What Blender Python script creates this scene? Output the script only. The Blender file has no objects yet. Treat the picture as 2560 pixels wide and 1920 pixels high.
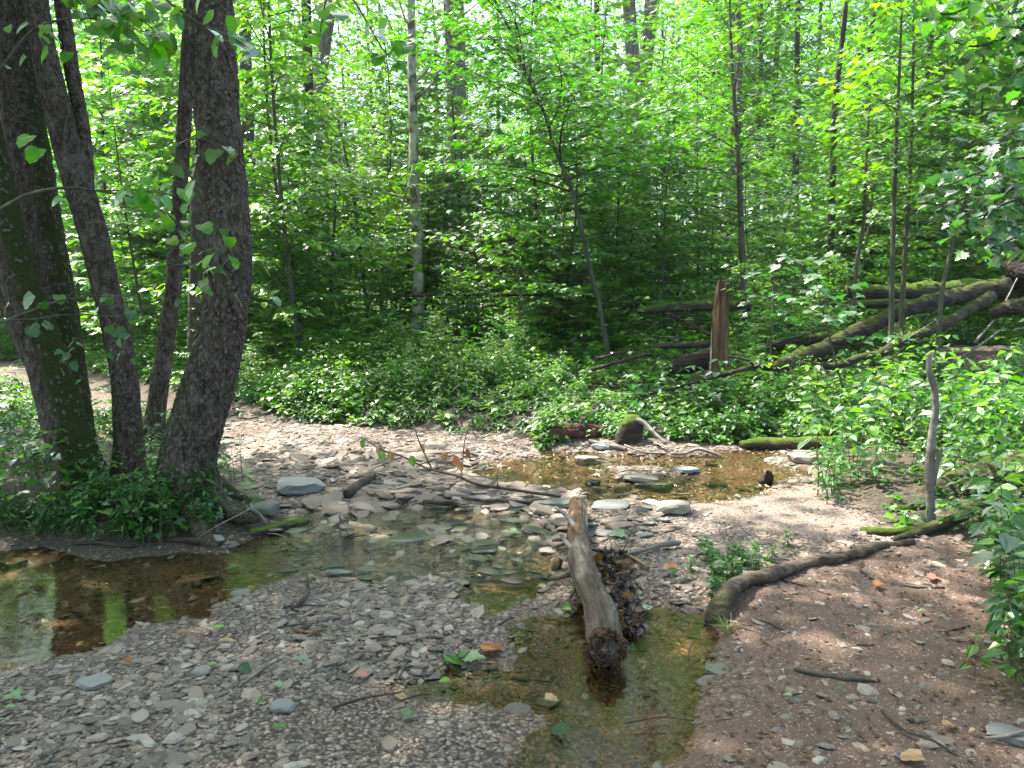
import bpy, math, random
import numpy as np
from mathutils import Vector, Matrix, noise as mnoise

# ---------------------------------------------------------------- camera, world, sun
S = bpy.context.scene
COL = S.collection
F = 1671.0                      # focal length in the 2212 px wide measuring frame
CAMZ, PITCH = 1.5, math.radians(7.2)
cam_d = bpy.data.cameras.new("camera"); cam = bpy.data.objects.new("camera", cam_d); COL.objects.link(cam)
cam.location = (0, 0, CAMZ); cam.rotation_euler = (math.pi/2-PITCH, 0, 0)
cam_d.sensor_width = 36; cam_d.lens = 36*F/2212; cam_d.clip_end = 600; cam_d.clip_start = .05
S.camera = cam
SUN_DIR = Vector((-0.42, 0.30, 0.90)).normalized()
w = bpy.data.worlds.new("World"); S.world = w; w.use_nodes = True
nt = w.node_tree; nt.nodes.clear()
sky = nt.nodes.new('ShaderNodeTexSky'); sky.sky_type = 'NISHITA'; sky.sun_disc = False
sky.sun_elevation = math.asin(SUN_DIR.z); sky.sun_rotation = math.atan2(SUN_DIR.x, SUN_DIR.y)
sky.dust_density = 3.0; sky.air_density = 1.0
bg = nt.nodes.new('ShaderNodeBackground'); bg.inputs[1].default_value = 0.15
wo = nt.nodes.new('ShaderNodeOutputWorld')
nt.links.new(sky.outputs[0], bg.inputs[0]); nt.links.new(bg.outputs[0], wo.inputs[0])
sun_d = bpy.data.lights.new("sun", 'SUN'); sun_d.energy = 3.9; sun_d.angle = math.radians(0.55); sun_d.color = (1, .95, .86)
sun = bpy.data.objects.new("sun", sun_d); COL.objects.link(sun)
sun.rotation_euler = (-SUN_DIR).to_track_quat('-Z', 'Y').to_euler()
S.view_settings.view_transform = 'Standard'; S.view_settings.look = 'None'
S.view_settings.exposure = 2.12; S.view_settings.gamma = 1
S.render.engine = 'CYCLES'
cy = S.cycles
cy.max_bounces = 8; cy.diffuse_bounces = 4; cy.glossy_bounces = 3; cy.transmission_bounces = 6
cy.transparent_max_bounces = 8; cy.caustics_reflective = False; cy.caustics_refractive = False
cy.use_denoising = True; cy.denoiser = 'OPENIMAGEDENOISE'; cy.denoising_prefilter = 'ACCURATE'; cy.denoising_input_passes = 'RGB_ALBEDO_NORMAL'; cy.sample_clamp_indirect = 6
cy.use_adaptive_sampling = False

HAZE = .0008
rng = np.random.default_rng(7)
random.seed(5)

# ---------------------------------------------------------------- measuring helpers
CP, SP = math.cos(PITCH), math.sin(PITCH)
def ray(px, py):
    a = (px-1106)/F; b = (829.5-py)/F
    return np.array([a, CP + b*SP, -SP + b*CP])
def PD(px, py, d):              # a point d metres in front of the viewer
    r = ray(px, py); t = d/r[1]
    return np.array([r[0]*t, d, CAMZ + r[2]*t])
def PZ(px, py, z=0.0):
    r = ray(px, py); t = (z-CAMZ)/r[2]
    return np.array([r[0]*t, r[1]*t, z])

def poly(pts): return np.array([PZ(x, y)[:2] for x, y in pts])
POOL_LEFT = poly([(-700,1160),(0,1190),(150,1206),(250,1212),(330,1200),(480,1190),(560,1152),(640,1105),(700,1078),(790,1098),(900,1085),(1000,1070),
    (1040,1035),(1110,1018),(1130,1050),(1230,1062),(1215,1110),(1225,1180),(1160,1200),(1200,1240),(1130,1275),(1060,1300),(980,1290),(900,1262),(780,1290),
    (700,1262),(640,1245),(560,1262),(500,1290),(430,1330),(300,1352),(210,1400),(90,1440),(0,1462),(-700,1560)])
POOL_UP = poly([(1020,1040),(1060,1005),(1160,985),(1150,970),(1300,976),(1450,984),(1560,975),(1650,968),(1690,985),(1640,1000),(1760,1015),(1700,1035),(1640,1062),
    (1560,1082),(1480,1088),(1400,1085),(1290,1092),(1200,1075),(1110,1062)])
POOL_NEAR = poly([(1170,1352),(1235,1345),(1265,1325),(1340,1310),(1430,1318),(1528,1332),(1525,1400),(1530,1470),(1545,1510),(1480,1575),(1400,1659),(1370,1800),
    (1100,1900),(1090,1700),(1150,1590),(1215,1575),(1190,1540),(1080,1530),(930,1500),(910,1482),(1000,1455),(1100,1440),(1130,1390)])
BAR = poly([(1290,1015),(1350,1008),(1420,1012),(1500,1018),(1440,1032),(1340,1035)])     # little gravel bar in the upper pool
OPEN = poly([(-1400,1190),(-200,1163),(0,1172),(150,1188),(260,1196),(330,1188),(450,1178),(520,1165),(600,1118),(540,1075),(480,1010),(430,960),(300,955),(215,940),(150,880),(100,845),
    (40,825),(-40,810),(-60,795),(30,790),(120,812),(200,842),(300,872),(400,900),(480,922),(600,926),(750,932),(900,940),(1030,950),(1130,955),(1180,968),(1300,964),(1420,968),
    (1510,972),(1600,966),(1680,972),(1780,978),(1800,1000),(1770,1030),(1760,1060),(1830,1110),(1900,1150),(1990,1180),(2100,1205),(2160,1260),(2150,1330),(2130,1430),
    (2190,1520),(2400,1620),(2900,2100),(2600,3500),(-600,3500),(-2600,1700)])
TRAIL = poly([(1510,1352),(1560,1290),(1640,1260),(1760,1225),(1900,1195),(2000,1180),(2300,1190),(2700,1500),(2900,2100),(1250,2600),(1370,1760),(1490,1600),(1560,1500),(1530,1430)])
PATH_L = poly([(-200,780),(200,830),(480,905),(640,928),(560,945),(440,955),(300,965),(100,900),(-200,860)])
SAND = poly([(1480,1092),(1600,1078),(1720,1055),(1770,1062),(1840,1115),(1900,1152),(1840,1185),(1760,1180),(1640,1150),(1560,1130)])

RIF = poly([(560,1130),(700,1070),(1000,1050),(1240,1060),(1230,1180),(1100,1240),(900,1280),(700,1270),(600,1230),(640,1180)])

def sdist(X, Y, P):             # signed distance, negative inside
    X = np.asarray(X, float).ravel(); Y = np.asarray(Y, float).ravel()
    out = np.empty_like(X)
    A = P; B = np.roll(P, -1, 0); D = B-A; L2 = (D**2).sum(1)+1e-12
    for s in range(0, len(X), 20000):
        x = X[s:s+20000, None]; y = Y[s:s+20000, None]
        t = np.clip(((x-A[:,0])*D[:,0] + (y-A[:,1])*D[:,1])/L2, 0, 1)
        d2 = (x-A[:,0]-t*D[:,0])**2 + (y-A[:,1]-t*D[:,1])**2
        c = ((A[:,1] > y) != (B[:,1] > y)) & (x < D[:,0]*(y-A[:,1])/np.where(abs(D[:,1])<1e-12, 1e-12, D[:,1]) + A[:,0])
        ins = c.sum(1) % 2 == 1
        d = np.sqrt(d2.min(1)); out[s:s+20000] = np.where(ins, -d, d)
    return out
def hsh(i, j, k):
    n = (i.astype(np.int64)*374761393 + j.astype(np.int64)*668265263 + k.astype(np.int64)*1274126177) & 0xffffffff
    n = ((n ^ (n >> 13))*1103515245) & 0xffffffff
    n = ((n ^ (n >> 15))*2654435761) & 0xffffffff
    return ((n ^ (n >> 16)) & 0xffffff)/float(0xffffff)*2-1
def noise3(x, y, z):
    x, y, z = np.broadcast_arrays(np.asarray(x, float), np.asarray(y, float), np.asarray(z, float))
    i, j, k = np.floor(x), np.floor(y), np.floor(z); f, g, h = x-i, y-j, z-k
    i, j, k = i.astype(np.int64), j.astype(np.int64), k.astype(np.int64)
    f, g, h = [q*q*(3-2*q) for q in (f, g, h)]
    r = 0
    for a in (0, 1):
        for b in (0, 1):
            for c in (0, 1):
                r = r + hsh(i+a, j+b, k+c)*np.where(a, f, 1-f)*np.where(b, g, 1-g)*np.where(c, h, 1-h)
    return r
def fbm(x, y, z=0.0, o=3):
    r = 0; a = 1.0
    for q in range(o): r = r + a*noise3(x*2**q, y*2**q, z*2**q+q*7.3); a *= .5
    return r
def sst(t): t = np.clip(t, 0, 1); return t*t*(3-2*t)

def dwater(x, y):
    d = np.minimum(np.minimum(sdist(x, y, POOL_LEFT), sdist(x, y, POOL_UP)), sdist(x, y, POOL_NEAR))
    return np.maximum(d, -sdist(x, y, BAR))
def height(x, y, want=False):
    sh = np.shape(x); x = np.asarray(x, float).ravel(); y = np.asarray(y, float).ravel()
    dw = dwater(x, y) + .14*noise3(x*2.6, y*2.6, 0.5) + .07*noise3(x*8, y*8, 3.5)
    ri = sst(.5-sdist(x, y, RIF)/.5); tr_ = sst(.5-sdist(x, y, TRAIL)/.4)
    dg = sdist(x, y, OPEN); dg2 = dg + .08*noise3(x*2, y*2, 9.1)
    z = np.where(dw < 0, np.maximum(dw*.16, -.06), np.minimum(dw*.14, .05))
    z = z-.024*sst(.5-sdist(x, y, POOL_NEAR)/.3)-.012*sst(.5-sdist(x, y, POOL_LEFT)/.3)*(1-ri)
    z = z+ri*(.014+.030*noise3(x*4.2, y*4.2, 6.1)+.016*noise3(x*11, y*11, 7.1))
    z = z+tr_*(.016*noise3(x*4, y*4, 12.)+.010*noise3(x*9, y*9, 13.)+.006*noise3(x*22, y*22, 14.))
    z = z + .012*noise3(x*2.3, y*2.3, 1.7) + .007*noise3(x*8, y*8, 2.2)
    o = np.maximum(dg2, 0)
    z = z + np.where(x > .8, .05, .13)*sst(o/.45) + .055*np.minimum(o, 14) + .11*np.maximum(o-14, 0)*(o < 60) + .11*46*(o >= 60)
    z = z + sst(o/2.5)*(.10*fbm(x*.35, y*.35, 4) + .03*noise3(x*2.2, y*2.2, 8)) + sst(o/12)*.6*noise3(x*.09, y*.09, 3)
    z = z + .30*sst((x-1.8)/3)*sst((y-8.6)/3)*sst(o/1.5)
    z = np.where(y < -4, np.minimum(z, 1.2), z)
    if want: return z.reshape(sh), dw.reshape(sh), dg.reshape(sh)
    return z.reshape(sh)
def H(x, y): return float(height(np.array([x]), np.array([y]))[0])
def PG(px, py, up=0.0):         # where the sight line meets the ground
    r = ray(px, py); t = np.concatenate([np.arange(1.6, 12, .04), np.arange(12, 60, .2)])/r[1]
    xs, ys, zs = r[0]*t, r[1]*t, CAMZ+r[2]*t
    hit = np.nonzero(zs <= height(xs, ys)+up)[0]
    i = hit[0] if len(hit) else len(t)-1
    return np.array([xs[i], ys[i], zs[i]])

# ---------------------------------------------------------------- mesh building
class Geo:
    def __init__(s): s.v=[]; s.f=[]; s.c=[]; s.m=[]; s.a=[]; s.n=0
    def add(s, v, f, c, m=0, a=None):
        v = np.asarray(v, np.float32).reshape(-1,3); f = np.asarray(f, np.int64).ravel(); c = np.asarray(c, np.int64).ravel()
        s.v.append(v); s.f.append(f+s.n); s.c.append(c); s.m.append(np.full(len(c), m, np.int32))
        s.a.append(np.zeros(len(v), np.float32) if a is None else np.asarray(a, np.float32).ravel()); s.n += len(v)
    def mesh(s, name, mats, smooth=False, attr='aux'):
        me = bpy.data.meshes.new(name)
        if not s.v: return me
        v = np.concatenate(s.v); f = np.concatenate(s.f); c = np.concatenate(s.c)
        me.vertices.add(len(v)); me.vertices.foreach_set('co', v.ravel())
        me.loops.add(len(f)); me.loops.foreach_set('vertex_index', f.astype(np.int32))
        me.polygons.add(len(c)); st = np.concatenate([[0], np.cumsum(c)[:-1]]).astype(np.int32)
        me.polygons.foreach_set('loop_start', st)
        try: me.polygons.foreach_set('loop_total', c.astype(np.int32))
        except Exception: pass
        me.polygons.foreach_set('material_index', np.concatenate(s.m))
        me.polygons.foreach_set('use_smooth', np.full(len(c), smooth))
        at = me.attributes.new(attr, 'FLOAT', 'POINT'); at.data.foreach_set('value', np.concatenate(s.a))
        for m in (mats if isinstance(mats, (list, tuple)) else [mats]): me.materials.append(m)
        me.update(calc_edges=True)
        return me
def link(name, data, parent=None, loc=None):
    o = bpy.data.objects.new(name, data); COL.objects.link(o)
    if parent is not None: o.parent = parent
    if loc is not None: o.location = loc
    return o
def tag(o, label=None, cat=None, group=None, kind=None):
    if label: o['label'] = label
    if cat: o['category'] = cat
    if group: o['group'] = group
    if kind: o['kind'] = kind
    return o
def copy_tree(o, parent=None):
    c = o.copy(); COL.objects.link(c)
    if parent is not None: c.parent = parent
    for ch in list(o.children): copy_tree(ch, c)
    return c
def norm(v): v = np.asarray(v, float); return v/(np.linalg.norm(v, axis=-1, keepdims=True)+1e-9)

def catmull(P, n):
    P = np.asarray(P, float); m = len(P)
    Q = np.vstack([2*P[0]-P[1], P, 2*P[-1]-P[-2]])
    L = np.concatenate([[0], np.cumsum(np.linalg.norm(np.diff(P[:, :3], axis=0), axis=1))]); L /= L[-1]
    t = np.linspace(0, 1, n); i = np.clip(np.searchsorted(L, t, side='right')-1, 0, m-2)
    u = ((t-L[i])/(L[i+1]-L[i]+1e-12))[:, None]
    a, b, c, d = Q[i], Q[i+1], Q[i+2], Q[i+3]
    return .5*((2*b)+(-a+c)*u+(2*a-5*b+4*c-d)*u*u+(-a+3*b-3*c+d)*u**3)

def tube(g, pts, rad, sides=6, m=0, cap=True, disp=None, aux=None, frames=False):
    pts = np.asarray(pts, float); n = len(pts); rad = np.broadcast_to(np.asarray(rad, float), (n,))
    T = norm(np.gradient(pts, axis=0))
    ref = np.array([0, 1., 0]) if abs(T[0][1]) < .8 else np.array([1., 0, 0])
    U = np.empty((n, 3)); u = norm(np.cross(T[0], ref)); U[0] = u
    for i in range(1, n):
        u = u - T[i]*np.dot(u, T[i]); u = norm(u); U[i] = u
    V = np.cross(T, U)
    th = np.linspace(0, 2*np.pi, sides, endpoint=False)
    R = rad[:, None]*np.ones(sides)
    base = pts[:, None]+R[..., None]*(np.cos(th)[None, :, None]*U[:, None]+np.sin(th)[None, :, None]*V[:, None])
    if disp is not None:
        R = R*(1+disp(base, th[None, :]*np.ones((n, 1)), np.linspace(0, 1, n)[:, None]*np.ones(sides)))
        base = pts[:, None]+R[..., None]*(np.cos(th)[None, :, None]*U[:, None]+np.sin(th)[None, :, None]*V[:, None])
    i = np.arange(n-1)[:, None]*sides; j = np.arange(sides)[None]; k = (j+1) % sides
    f = np.stack([i+j, i+k, i+sides+k, i+sides+j], -1).reshape(-1, 4)
    fl = f.ravel(); c = np.full(len(f), 4)
    v = base.reshape(-1, 3)
    if cap:
        fl = np.concatenate([fl, np.arange(sides)[::-1], (n-1)*sides+np.arange(sides)]); c = np.concatenate([c, [sides, sides]])
    a = None if aux is None else aux(base).ravel()
    g.add(v, fl, c, m, a)
    return base, norm(base-pts[:, None])

LEAF = {}
def _tpl(name, half, bend=.12, split=False):
    half = np.array(half, float)
    if split:
        right = half; left = half[::-1]*[-1, 1]
        mid = np.array([[0, 0], [0, .55], [0, 1.]])
        v = np.vstack([mid, right, left]); nr = len(right)
        fs = [[0]+list(range(3, 3+nr))+[2, 1], [0, 1, 2]+list(range(3+nr, 3+2*nr))]
        z = .35*np.abs(v[:, 0])-bend*v[:, 1]**2
    else:
        v = np.vstack([[[0, 0]], half, [[0, 1.]], half[::-1]*[-1, 1]]); fs = [list(range(len(v)))]
        z = -bend*v[:, 1]**2+.15*np.abs(v[:, 0])
    LEAF[name] = (np.column_stack([v, z]), fs)
_tpl('maple', [(.10,-.02),(.34,-.10),(.30,.08),(.60,.16),(.45,.30),(.62,.52),(.36,.50),(.30,.62),(.20,.60),(.17,.80)])
_tpl('star', [(.38,-.06),(.22,.14),(.60,.34),(.24,.45)], .1)
_tpl('tulip', [(.16,-.03),(.42,-.02),(.46,.20),(.50,.44),(.38,.58),(.30,.82),(.14,.90)], .25)
_tpl('ovate', [(.20,.10),(.33,.34),(.27,.62),(.12,.85)], .18, True)
_tpl('narrow', [(.11,.15),(.17,.42),(.11,.75)], .2, True)
LEAF['diamond'] = (np.array([[0,0,0],[.33,.42,.08],[0,1,-.1],[-.33,.42,.08]]), [[0,1,2,3]])
LEAF['hex'] = (np.array([[0,0,0],[.30,.20,.06],[.28,.60,.03],[0,1,-.14],[-.28,.60,.03],[-.30,.20,.06]]), [[0,1,2,3,4,5]])
def leaves(g, kind, pos, d, nrm, size, m=0):
    pos = np.asarray(pos, float); N = len(pos)
    if N == 0: return
    tv, fs = LEAF[kind]; d = norm(d); x = norm(np.cross(d, nrm)); n = np.cross(x, d)
    size = np.broadcast_to(np.asarray(size, float), (N,))[:, None, None]
    v = pos[:, None]+size*(tv[None, :, 0:1]*x[:, None]+tv[None, :, 1:2]*d[:, None]+tv[None, :, 2:3]*n[:, None])
    k = len(tv); fl = np.concatenate([np.array(f) for f in fs]); cn = np.array([len(f) for f in fs])
    g.add(v.reshape(-1, 3), (np.arange(N)[:, None]*k+fl[None]).ravel(), np.tile(cn, N), m)

# ---------------------------------------------------------------- materials
class NT:
    def __init__(s, name):
        s.mat = bpy.data.materials.new(name); s.mat.use_nodes = True; s.t = s.mat.node_tree; s.t.nodes.clear()
        s.out = s.t.nodes.new('ShaderNodeOutputMaterial')
    def n(s, typ, _p=None, **kw):
        nd = s.t.nodes.new('ShaderNode'+typ)
        for k, v in (_p or {}).items(): setattr(nd, k, v)
        for k, v in kw.items():
            k = int(k[1:]) if k[0] == 'i' and k[1:].isdigit() else k.replace('_', ' ')
            s.set(nd.inputs[k], v)
        return nd
    def set(s, inp, v):
        if isinstance(v, bpy.types.NodeSocket): s.t.links.new(v, inp)
        elif isinstance(v, bpy.types.Node): s.t.links.new(v.outputs[0], inp)
        else:
            if isinstance(v, (tuple, list)) and len(v) == 3 and inp.type == 'RGBA': v = (*v, 1)
            inp.default_value = v
    def ramp(s, fac, stops, interp='LINEAR'):
        r = s.n('ValToRGB'); s.set(r.inputs[0], fac); r.color_ramp.interpolation = interp
        e = r.color_ramp.elements
        while len(e) < len(stops): e.new(.5)
        for q, (p, c) in zip(e, stops): q.position = p; q.color = (*c, 1) if len(c) == 3 else c
        return r.outputs[0]
    def mix(s, fac, a, b, mode='MIX'):
        m = s.n('Mix', {'data_type': 'RGBA', 'blend_type': mode}); s.set(m.inputs[0], fac); s.set(m.inputs[6], a); s.set(m.inputs[7], b)
        return m.outputs[2]
    def math(s, op, a, b=0.0, clamp=False):
        m = s.n('Math', {'operation': op, 'use_clamp': clamp}); s.set(m.inputs[0], a); s.set(m.inputs[1], b); return m.outputs[0]
    def rng(s, v, a, b, c=0.0, d=1.0):
        m = s.n('MapRange'); s.set(m.inputs[0], v)
        for i, q in enumerate((a, b, c, d)): m.inputs[i+1].default_value = q
        return m.outputs[0]
    def noise(s, vec, scale, detail=3, rough=.55, out=0):
        m = s.n('TexNoise', Scale=scale, Detail=detail, Roughness=rough); s.set(m.inputs['Vector'], vec); return m.outputs[out]
    def voro(s, vec, scale, out='Color', feature='F1'):
        m = s.n('TexVoronoi', {'feature': feature}, Scale=scale); s.set(m.inputs['Vector'], vec); return m.outputs[out]
    def bump(s, h, strength=.5, dist=.01, nrm=None):
        b = s.n('Bump', Strength=strength, Distance=dist); s.set(b.inputs['Height'], h)
        if nrm is not None: s.set(b.inputs['Normal'], nrm)
        return b.outputs[0]
    def finish(s, sh): s.set(s.out.inputs[0], sh); return s.mat

def leaf_mat(name, c1, c2, c3, trans=1.0, gloss=.10, rough=.38):
    k = NT(name)
    geo = k.n('NewGeometry'); rnd = geo.outputs['Random Per Island']; ob = k.n('ObjectInfo').outputs['Random']
    col = k.ramp(rnd, [(0, c1), (.55, c2), (1, c3)])
    v = k.n('HueSaturation', Value=1.0, Saturation=1.2); k.set(v.inputs['Color'], col)
    k.set(v.inputs['Value'], k.rng(ob, 0, 1, .82, 1.16)); k.set(v.inputs['Hue'], k.rng(ob, 0, 1, .490, .512))
    col = v.outputs[0]
    tr = k.mix(1.0, col, (1.9*trans, 2.1*trans, .75*trans), 'MULTIPLY')
    sh = k.n('MixShader', i0=.48, i1=k.n('BsdfDiffuse', Color=col), i2=k.n('BsdfTranslucent', Color=tr))
    gl = k.n('BsdfGlossy', Color=(1, 1, 1), Roughness=rough)
    fr = k.math('MULTIPLY', k.n('Fresnel', IOR=1.45), gloss*10, True)
    return k.finish(k.n('MixShader', i0=k.math('MINIMUM', fr, .35), i1=sh, i2=gl))

def wood_mat(name, c1, c2, c3, moss=0.0, scale=14, grain=(1, 1, .12), bump=.6, rough=.9, mosscol=(.035, .045, .009), patch=None, crack=.5):
    k = NT(name)
    tc = k.n('TexCoord').outputs['Object']
    mp = k.n('Mapping'); k.set(mp.inputs[0], tc); mp.inputs['Scale'].default_value = grain
    n1 = k.noise(mp, scale, 5, .65); n2 = k.noise(tc, scale*.35, 3); n3 = k.voro(mp, scale*2.2, 'Distance')
    col = k.ramp(n1, [(.30, c1), (.52, c2), (.72, c3)])
    col = k.mix(k.rng(n2, .35, .7, 0, .55), col, k.mix(1.0, col, (.55, .52, .5), 'MULTIPLY'))
    col = k.mix(k.rng(n3, .0, .25, crack, 0), col, (c1[0]*.35, c1[1]*.35, c1[2]*.35))
    if patch: col = k.mix(k.rng(k.noise(tc, 6, 3), .52, .58), col, patch)
    if name == 'flaky grey bark': col = k.mix(k.rng(k.noise(tc, 3.5, 5, .7), .56, .66, 0, .55), col, (.21, .20, .165)); col = k.mix(k.rng(k.voro(mp, 34, 'Distance', 'DISTANCE_TO_EDGE'), .0, .06, .8, 0), col, (.012, .010, .008))
    aux = k.n('Attribute', {'attribute_name': 'aux'}).outputs['Fac']
    nz = k.n('SeparateXYZ'); k.set(nz.inputs[0], k.n('NewGeometry').outputs['Normal'])
    mn = k.noise(tc, 9, 4)
    if moss:
        mm = k.math('ADD', k.math('MULTIPLY', nz.outputs[2], .45*moss), k.math('MULTIPLY', mn, .9))
        mk = k.rng(mm, .62, .78)
    else: mk = k.rng(0.0, .5, 1)
    am = k.rng(k.math('ADD', aux, k.math('MULTIPLY', mn, .8)), .78, 1.02)
    mk = k.math('MAXIMUM', mk, am)
    mc = k.mix(k.noise(tc, 60, 2), (mosscol[0]*.5, mosscol[1]*.5, mosscol[2]*.5), (mosscol[0]*1.6, mosscol[1]*1.6, mosscol[2]*1.4))
    col = k.mix(mk, col, mc)
    hgt = k.math('ADD', k.math('MULTIPLY', n1, 1.0), k.math('ADD', k.math('MULTIPLY', n3, .7), k.math('MULTIPLY', k.math('MULTIPLY', k.noise(tc, 130, 2), mk), .9)))
    b = k.bump(hgt, bump, .02)
    p = k.n('BsdfPrincipled', Base_Color=col, Roughness=rough, Normal=b); p.inputs['Specular IOR Level'].default_value = .25
    return k.finish(p)

def stone_mat(name, cols, wet_z=.012, bump=.35):
    k = NT(name)
    tc = k.n('TexCoord').outputs['Object']; geo = k.n('NewGeometry')
    rnd = geo.outputs['Random Per Island']; ob = k.n('ObjectInfo').outputs['Random']
    r = k.math('FRACT', k.math('ADD', rnd, ob))
    n = len(cols); col = k.ramp(r, [(i/(n-1), c) for i, c in enumerate(cols)])
    n1 = k.noise(tc, 22, 4, .7)
    col = k.mix(k.rng(n1, .35, .65, .0, .8), col, k.mix(1.0, col, (.50, .47, .43), 'MULTIPLY'))
    col = k.mix(k.rng(k.noise(tc, 90, 3, .7), .50, .72, 0, .5), col, (.42, .38, .32))
    z = k.n('SeparateXYZ'); k.set(z.inputs[0], geo.outputs['Position'])
    wet = k.rng(k.math('ADD', z.outputs[2], k.math('MULTIPLY', k.noise(geo.outputs['Position'], 5, 2), .03)), wet_z+.004, wet_z+.020, 1, 0)
    col = k.mix(wet, col, k.mix(1.0, col, (.50, .52, .40), 'MULTIPLY'))
    b = k.bump(k.noise(tc, 45, 4, .7), bump, .006)
    p = k.n('BsdfPrincipled', Base_Color=col, Normal=b); k.set(p.inputs['Roughness'], k.rng(wet, 0, 1, .75, .22))
    return k.finish(p)

M = {}
M['leaf_bright'] = leaf_mat('maple leaves', (.055,.145,.012), (.10,.23,.015), (.19,.32,.018), 1.4)
M['leaf_mid'] = leaf_mat('beech leaves', (.04,.11,.018), (.07,.175,.022), (.12,.23,.022), 1.25)
M['leaf_cool'] = leaf_mat('shade leaves', (.03,.09,.025), (.045,.125,.035), (.07,.16,.035), 1.0, .12)
M['leaf_far'] = leaf_mat('far leaves', (.06,.155,.025), (.11,.24,.03), (.20,.36,.035), 1.3)
M['leaf_herb'] = leaf_mat('herb leaves', (.022,.075,.017), (.04,.12,.022), (.075,.18,.028), 1.1, .07)
M['leaf_tulip'] = leaf_mat('big lobed leaves', (.05,.14,.02), (.08,.20,.025), (.13,.26,.03), 1.3, .12)
M['leaf_litter'] = leaf_mat('dead leaves', (.09,.045,.02), (.16,.09,.045), (.28,.17,.09), .35, .05)
M['bark'] = wood_mat('flaky grey bark', (.026,.018,.012), (.105,.078,.055), (.22,.178,.138), 0, 30, (1,1,.4), 1.0, crack=.85)
M['bark_flake'] = wood_mat('bark flakes', (.06,.05,.043), (.11,.095,.083), (.19,.17,.155), 0, 30, (1,1,1), .3)
M['bark_far'] = wood_mat('grey bark', (.07,.06,.05), (.14,.125,.105), (.24,.22,.19), 0, 12, (1,1,.15), .7)
M['bark_dark'] = wood_mat('dark bark', (.018,.015,.012), (.04,.034,.028), (.08,.07,.06), 0, 12, (1,1,.15), .7)
M['bark_pale'] = wood_mat('pale patchy bark', (.18,.155,.125), (.42,.385,.33), (.66,.62,.55), 0, 9, (1,1,.5), .5, patch=(.12,.095,.07))
M['bark_green'] = wood_mat('smooth grey green bark', (.045,.045,.03), (.10,.10,.07), (.17,.17,.12), 0, 12, (1,1,.3), .3)
M['twig'] = wood_mat('thin twigs', (.03,.025,.018), (.06,.05,.035), (.10,.085,.06), 0, 20, (1,1,1), .2)
M['stem_green'] = wood_mat('green stems', (.05,.07,.02), (.08,.11,.03), (.12,.15,.05), 0, 20, (1,1,1), .1)
M['log'] = wood_mat('weathered log', (.04,.030,.022), (.145,.113,.084), (.29,.245,.195), .14, 14, (1,.10,1), 1.0, mosscol=(.09,.10,.04))
M['log_dark'] = wood_mat('dark wet log', (.015,.011,.009), (.045,.034,.026), (.10,.08,.062), .0, 10, (.25,1,1), .9)
M['log_moss'] = wood_mat('mossy log', (.015,.012,.010), (.05,.04,.03), (.11,.09,.07), 1.15, 10, (.25,1,1), .9, mosscol=(.075,.12,.012))
M['log_halfmoss'] = wood_mat('log with some moss', (.014,.011,.008), (.055,.043,.032), (.14,.118,.095), .80, 10, (.3,1,1), .9, mosscol=(.055,.075,.012))
M['root_bark'] = wood_mat('brown root bark', (.045,.032,.023), (.125,.092,.068), (.25,.20,.155), .22, 12, (.4,1,1), 1.0, mosscol=(.05,.07,.012))
M['driftwood'] = wood_mat('grey driftwood', (.10,.088,.072), (.21,.19,.165), (.38,.355,.32), 0, 14, (.4,.4,.4), .7)
M['stick_dark'] = wood_mat('dark stick', (.03,.023,.018), (.075,.06,.048), (.15,.125,.10), 0, 18, (.5,.5,.5), .6)
M['rot_orange'] = wood_mat('orange rotten wood', (.06,.032,.018), (.20,.125,.07), (.38,.26,.16), 0, 16, (1,.3,1), .9, crack=.8)
M['rot_brown'] = wood_mat('crumbly brown rot', (.025,.013,.008), (.085,.045,.025), (.20,.12,.07), 0, 22, (1,1,1), 1.0, crack=.8)
M['rot_red'] = wood_mat('red brown rotten wood', (.03,.012,.010), (.10,.038,.030), (.19,.085,.065), 0, 12, (.3,1,1), 1.0, crack=.8)
M['snag'] = wood_mat('stripped snag wood', (.035,.020,.012), (.14,.08,.045), (.32,.22,.14), 0, 16, (1,1,.06), 1.0)
M['snag_pale'] = wood_mat('bleached and sunlit wood', (.32,.26,.20), (.55,.48,.40), (.72,.66,.57), 0, 14, (1,1,.1), .6)  # bleached dead trunk; also the painted sunlight on the snag's left edge
STONE = [(.05,.040,.031), (.17,.125,.095), (.26,.195,.15), (.10,.085,.068), (.35,.27,.21), (.22,.14,.10), (.072,.060,.048), (.29,.215,.165), (.43,.36,.295), (.15,.125,.10), (.24,.18,.14)]
M['stone'] = stone_mat('creek shingle', STONE)
M['stone_grey'] = stone_mat('grey slate', [(.15,.15,.14), (.24,.235,.22), (.33,.32,.295)], .022)
M['stone_pale'] = stone_mat('pale sandstone', [(.25,.215,.17), (.33,.29,.235), (.29,.255,.21)], .005)
M['stone_green'] = stone_mat('algae grey slate', [(.10,.115,.085), (.15,.165,.125), (.13,.14,.12)], .03)
M['stone_blue'] = stone_mat('blue grey pebble', [(.17,.19,.20), (.24,.26,.27), (.2,.22,.235)], .0)
M['stone_black'] = stone_mat('wet black slate', [(.02,.02,.018), (.03,.03,.027), (.045,.042,.038)], .05)
def flat_leaf(name, c):
    k = NT(name); tc = k.n('TexCoord').outputs['Object']
    col = k.mix(k.rng(k.noise(tc, 30, 3), .35, .7), c, (c[0]*.55, c[1]*.6, c[2]*.5))
    sh = k.n('MixShader', i0=.25, i1=k.n('BsdfDiffuse', Color=col), i2=k.n('BsdfTranslucent', Color=col))
    return k.finish(k.n('MixShader', i0=.06, i1=sh, i2=k.n('BsdfGlossy', Roughness=.35)))
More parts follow.
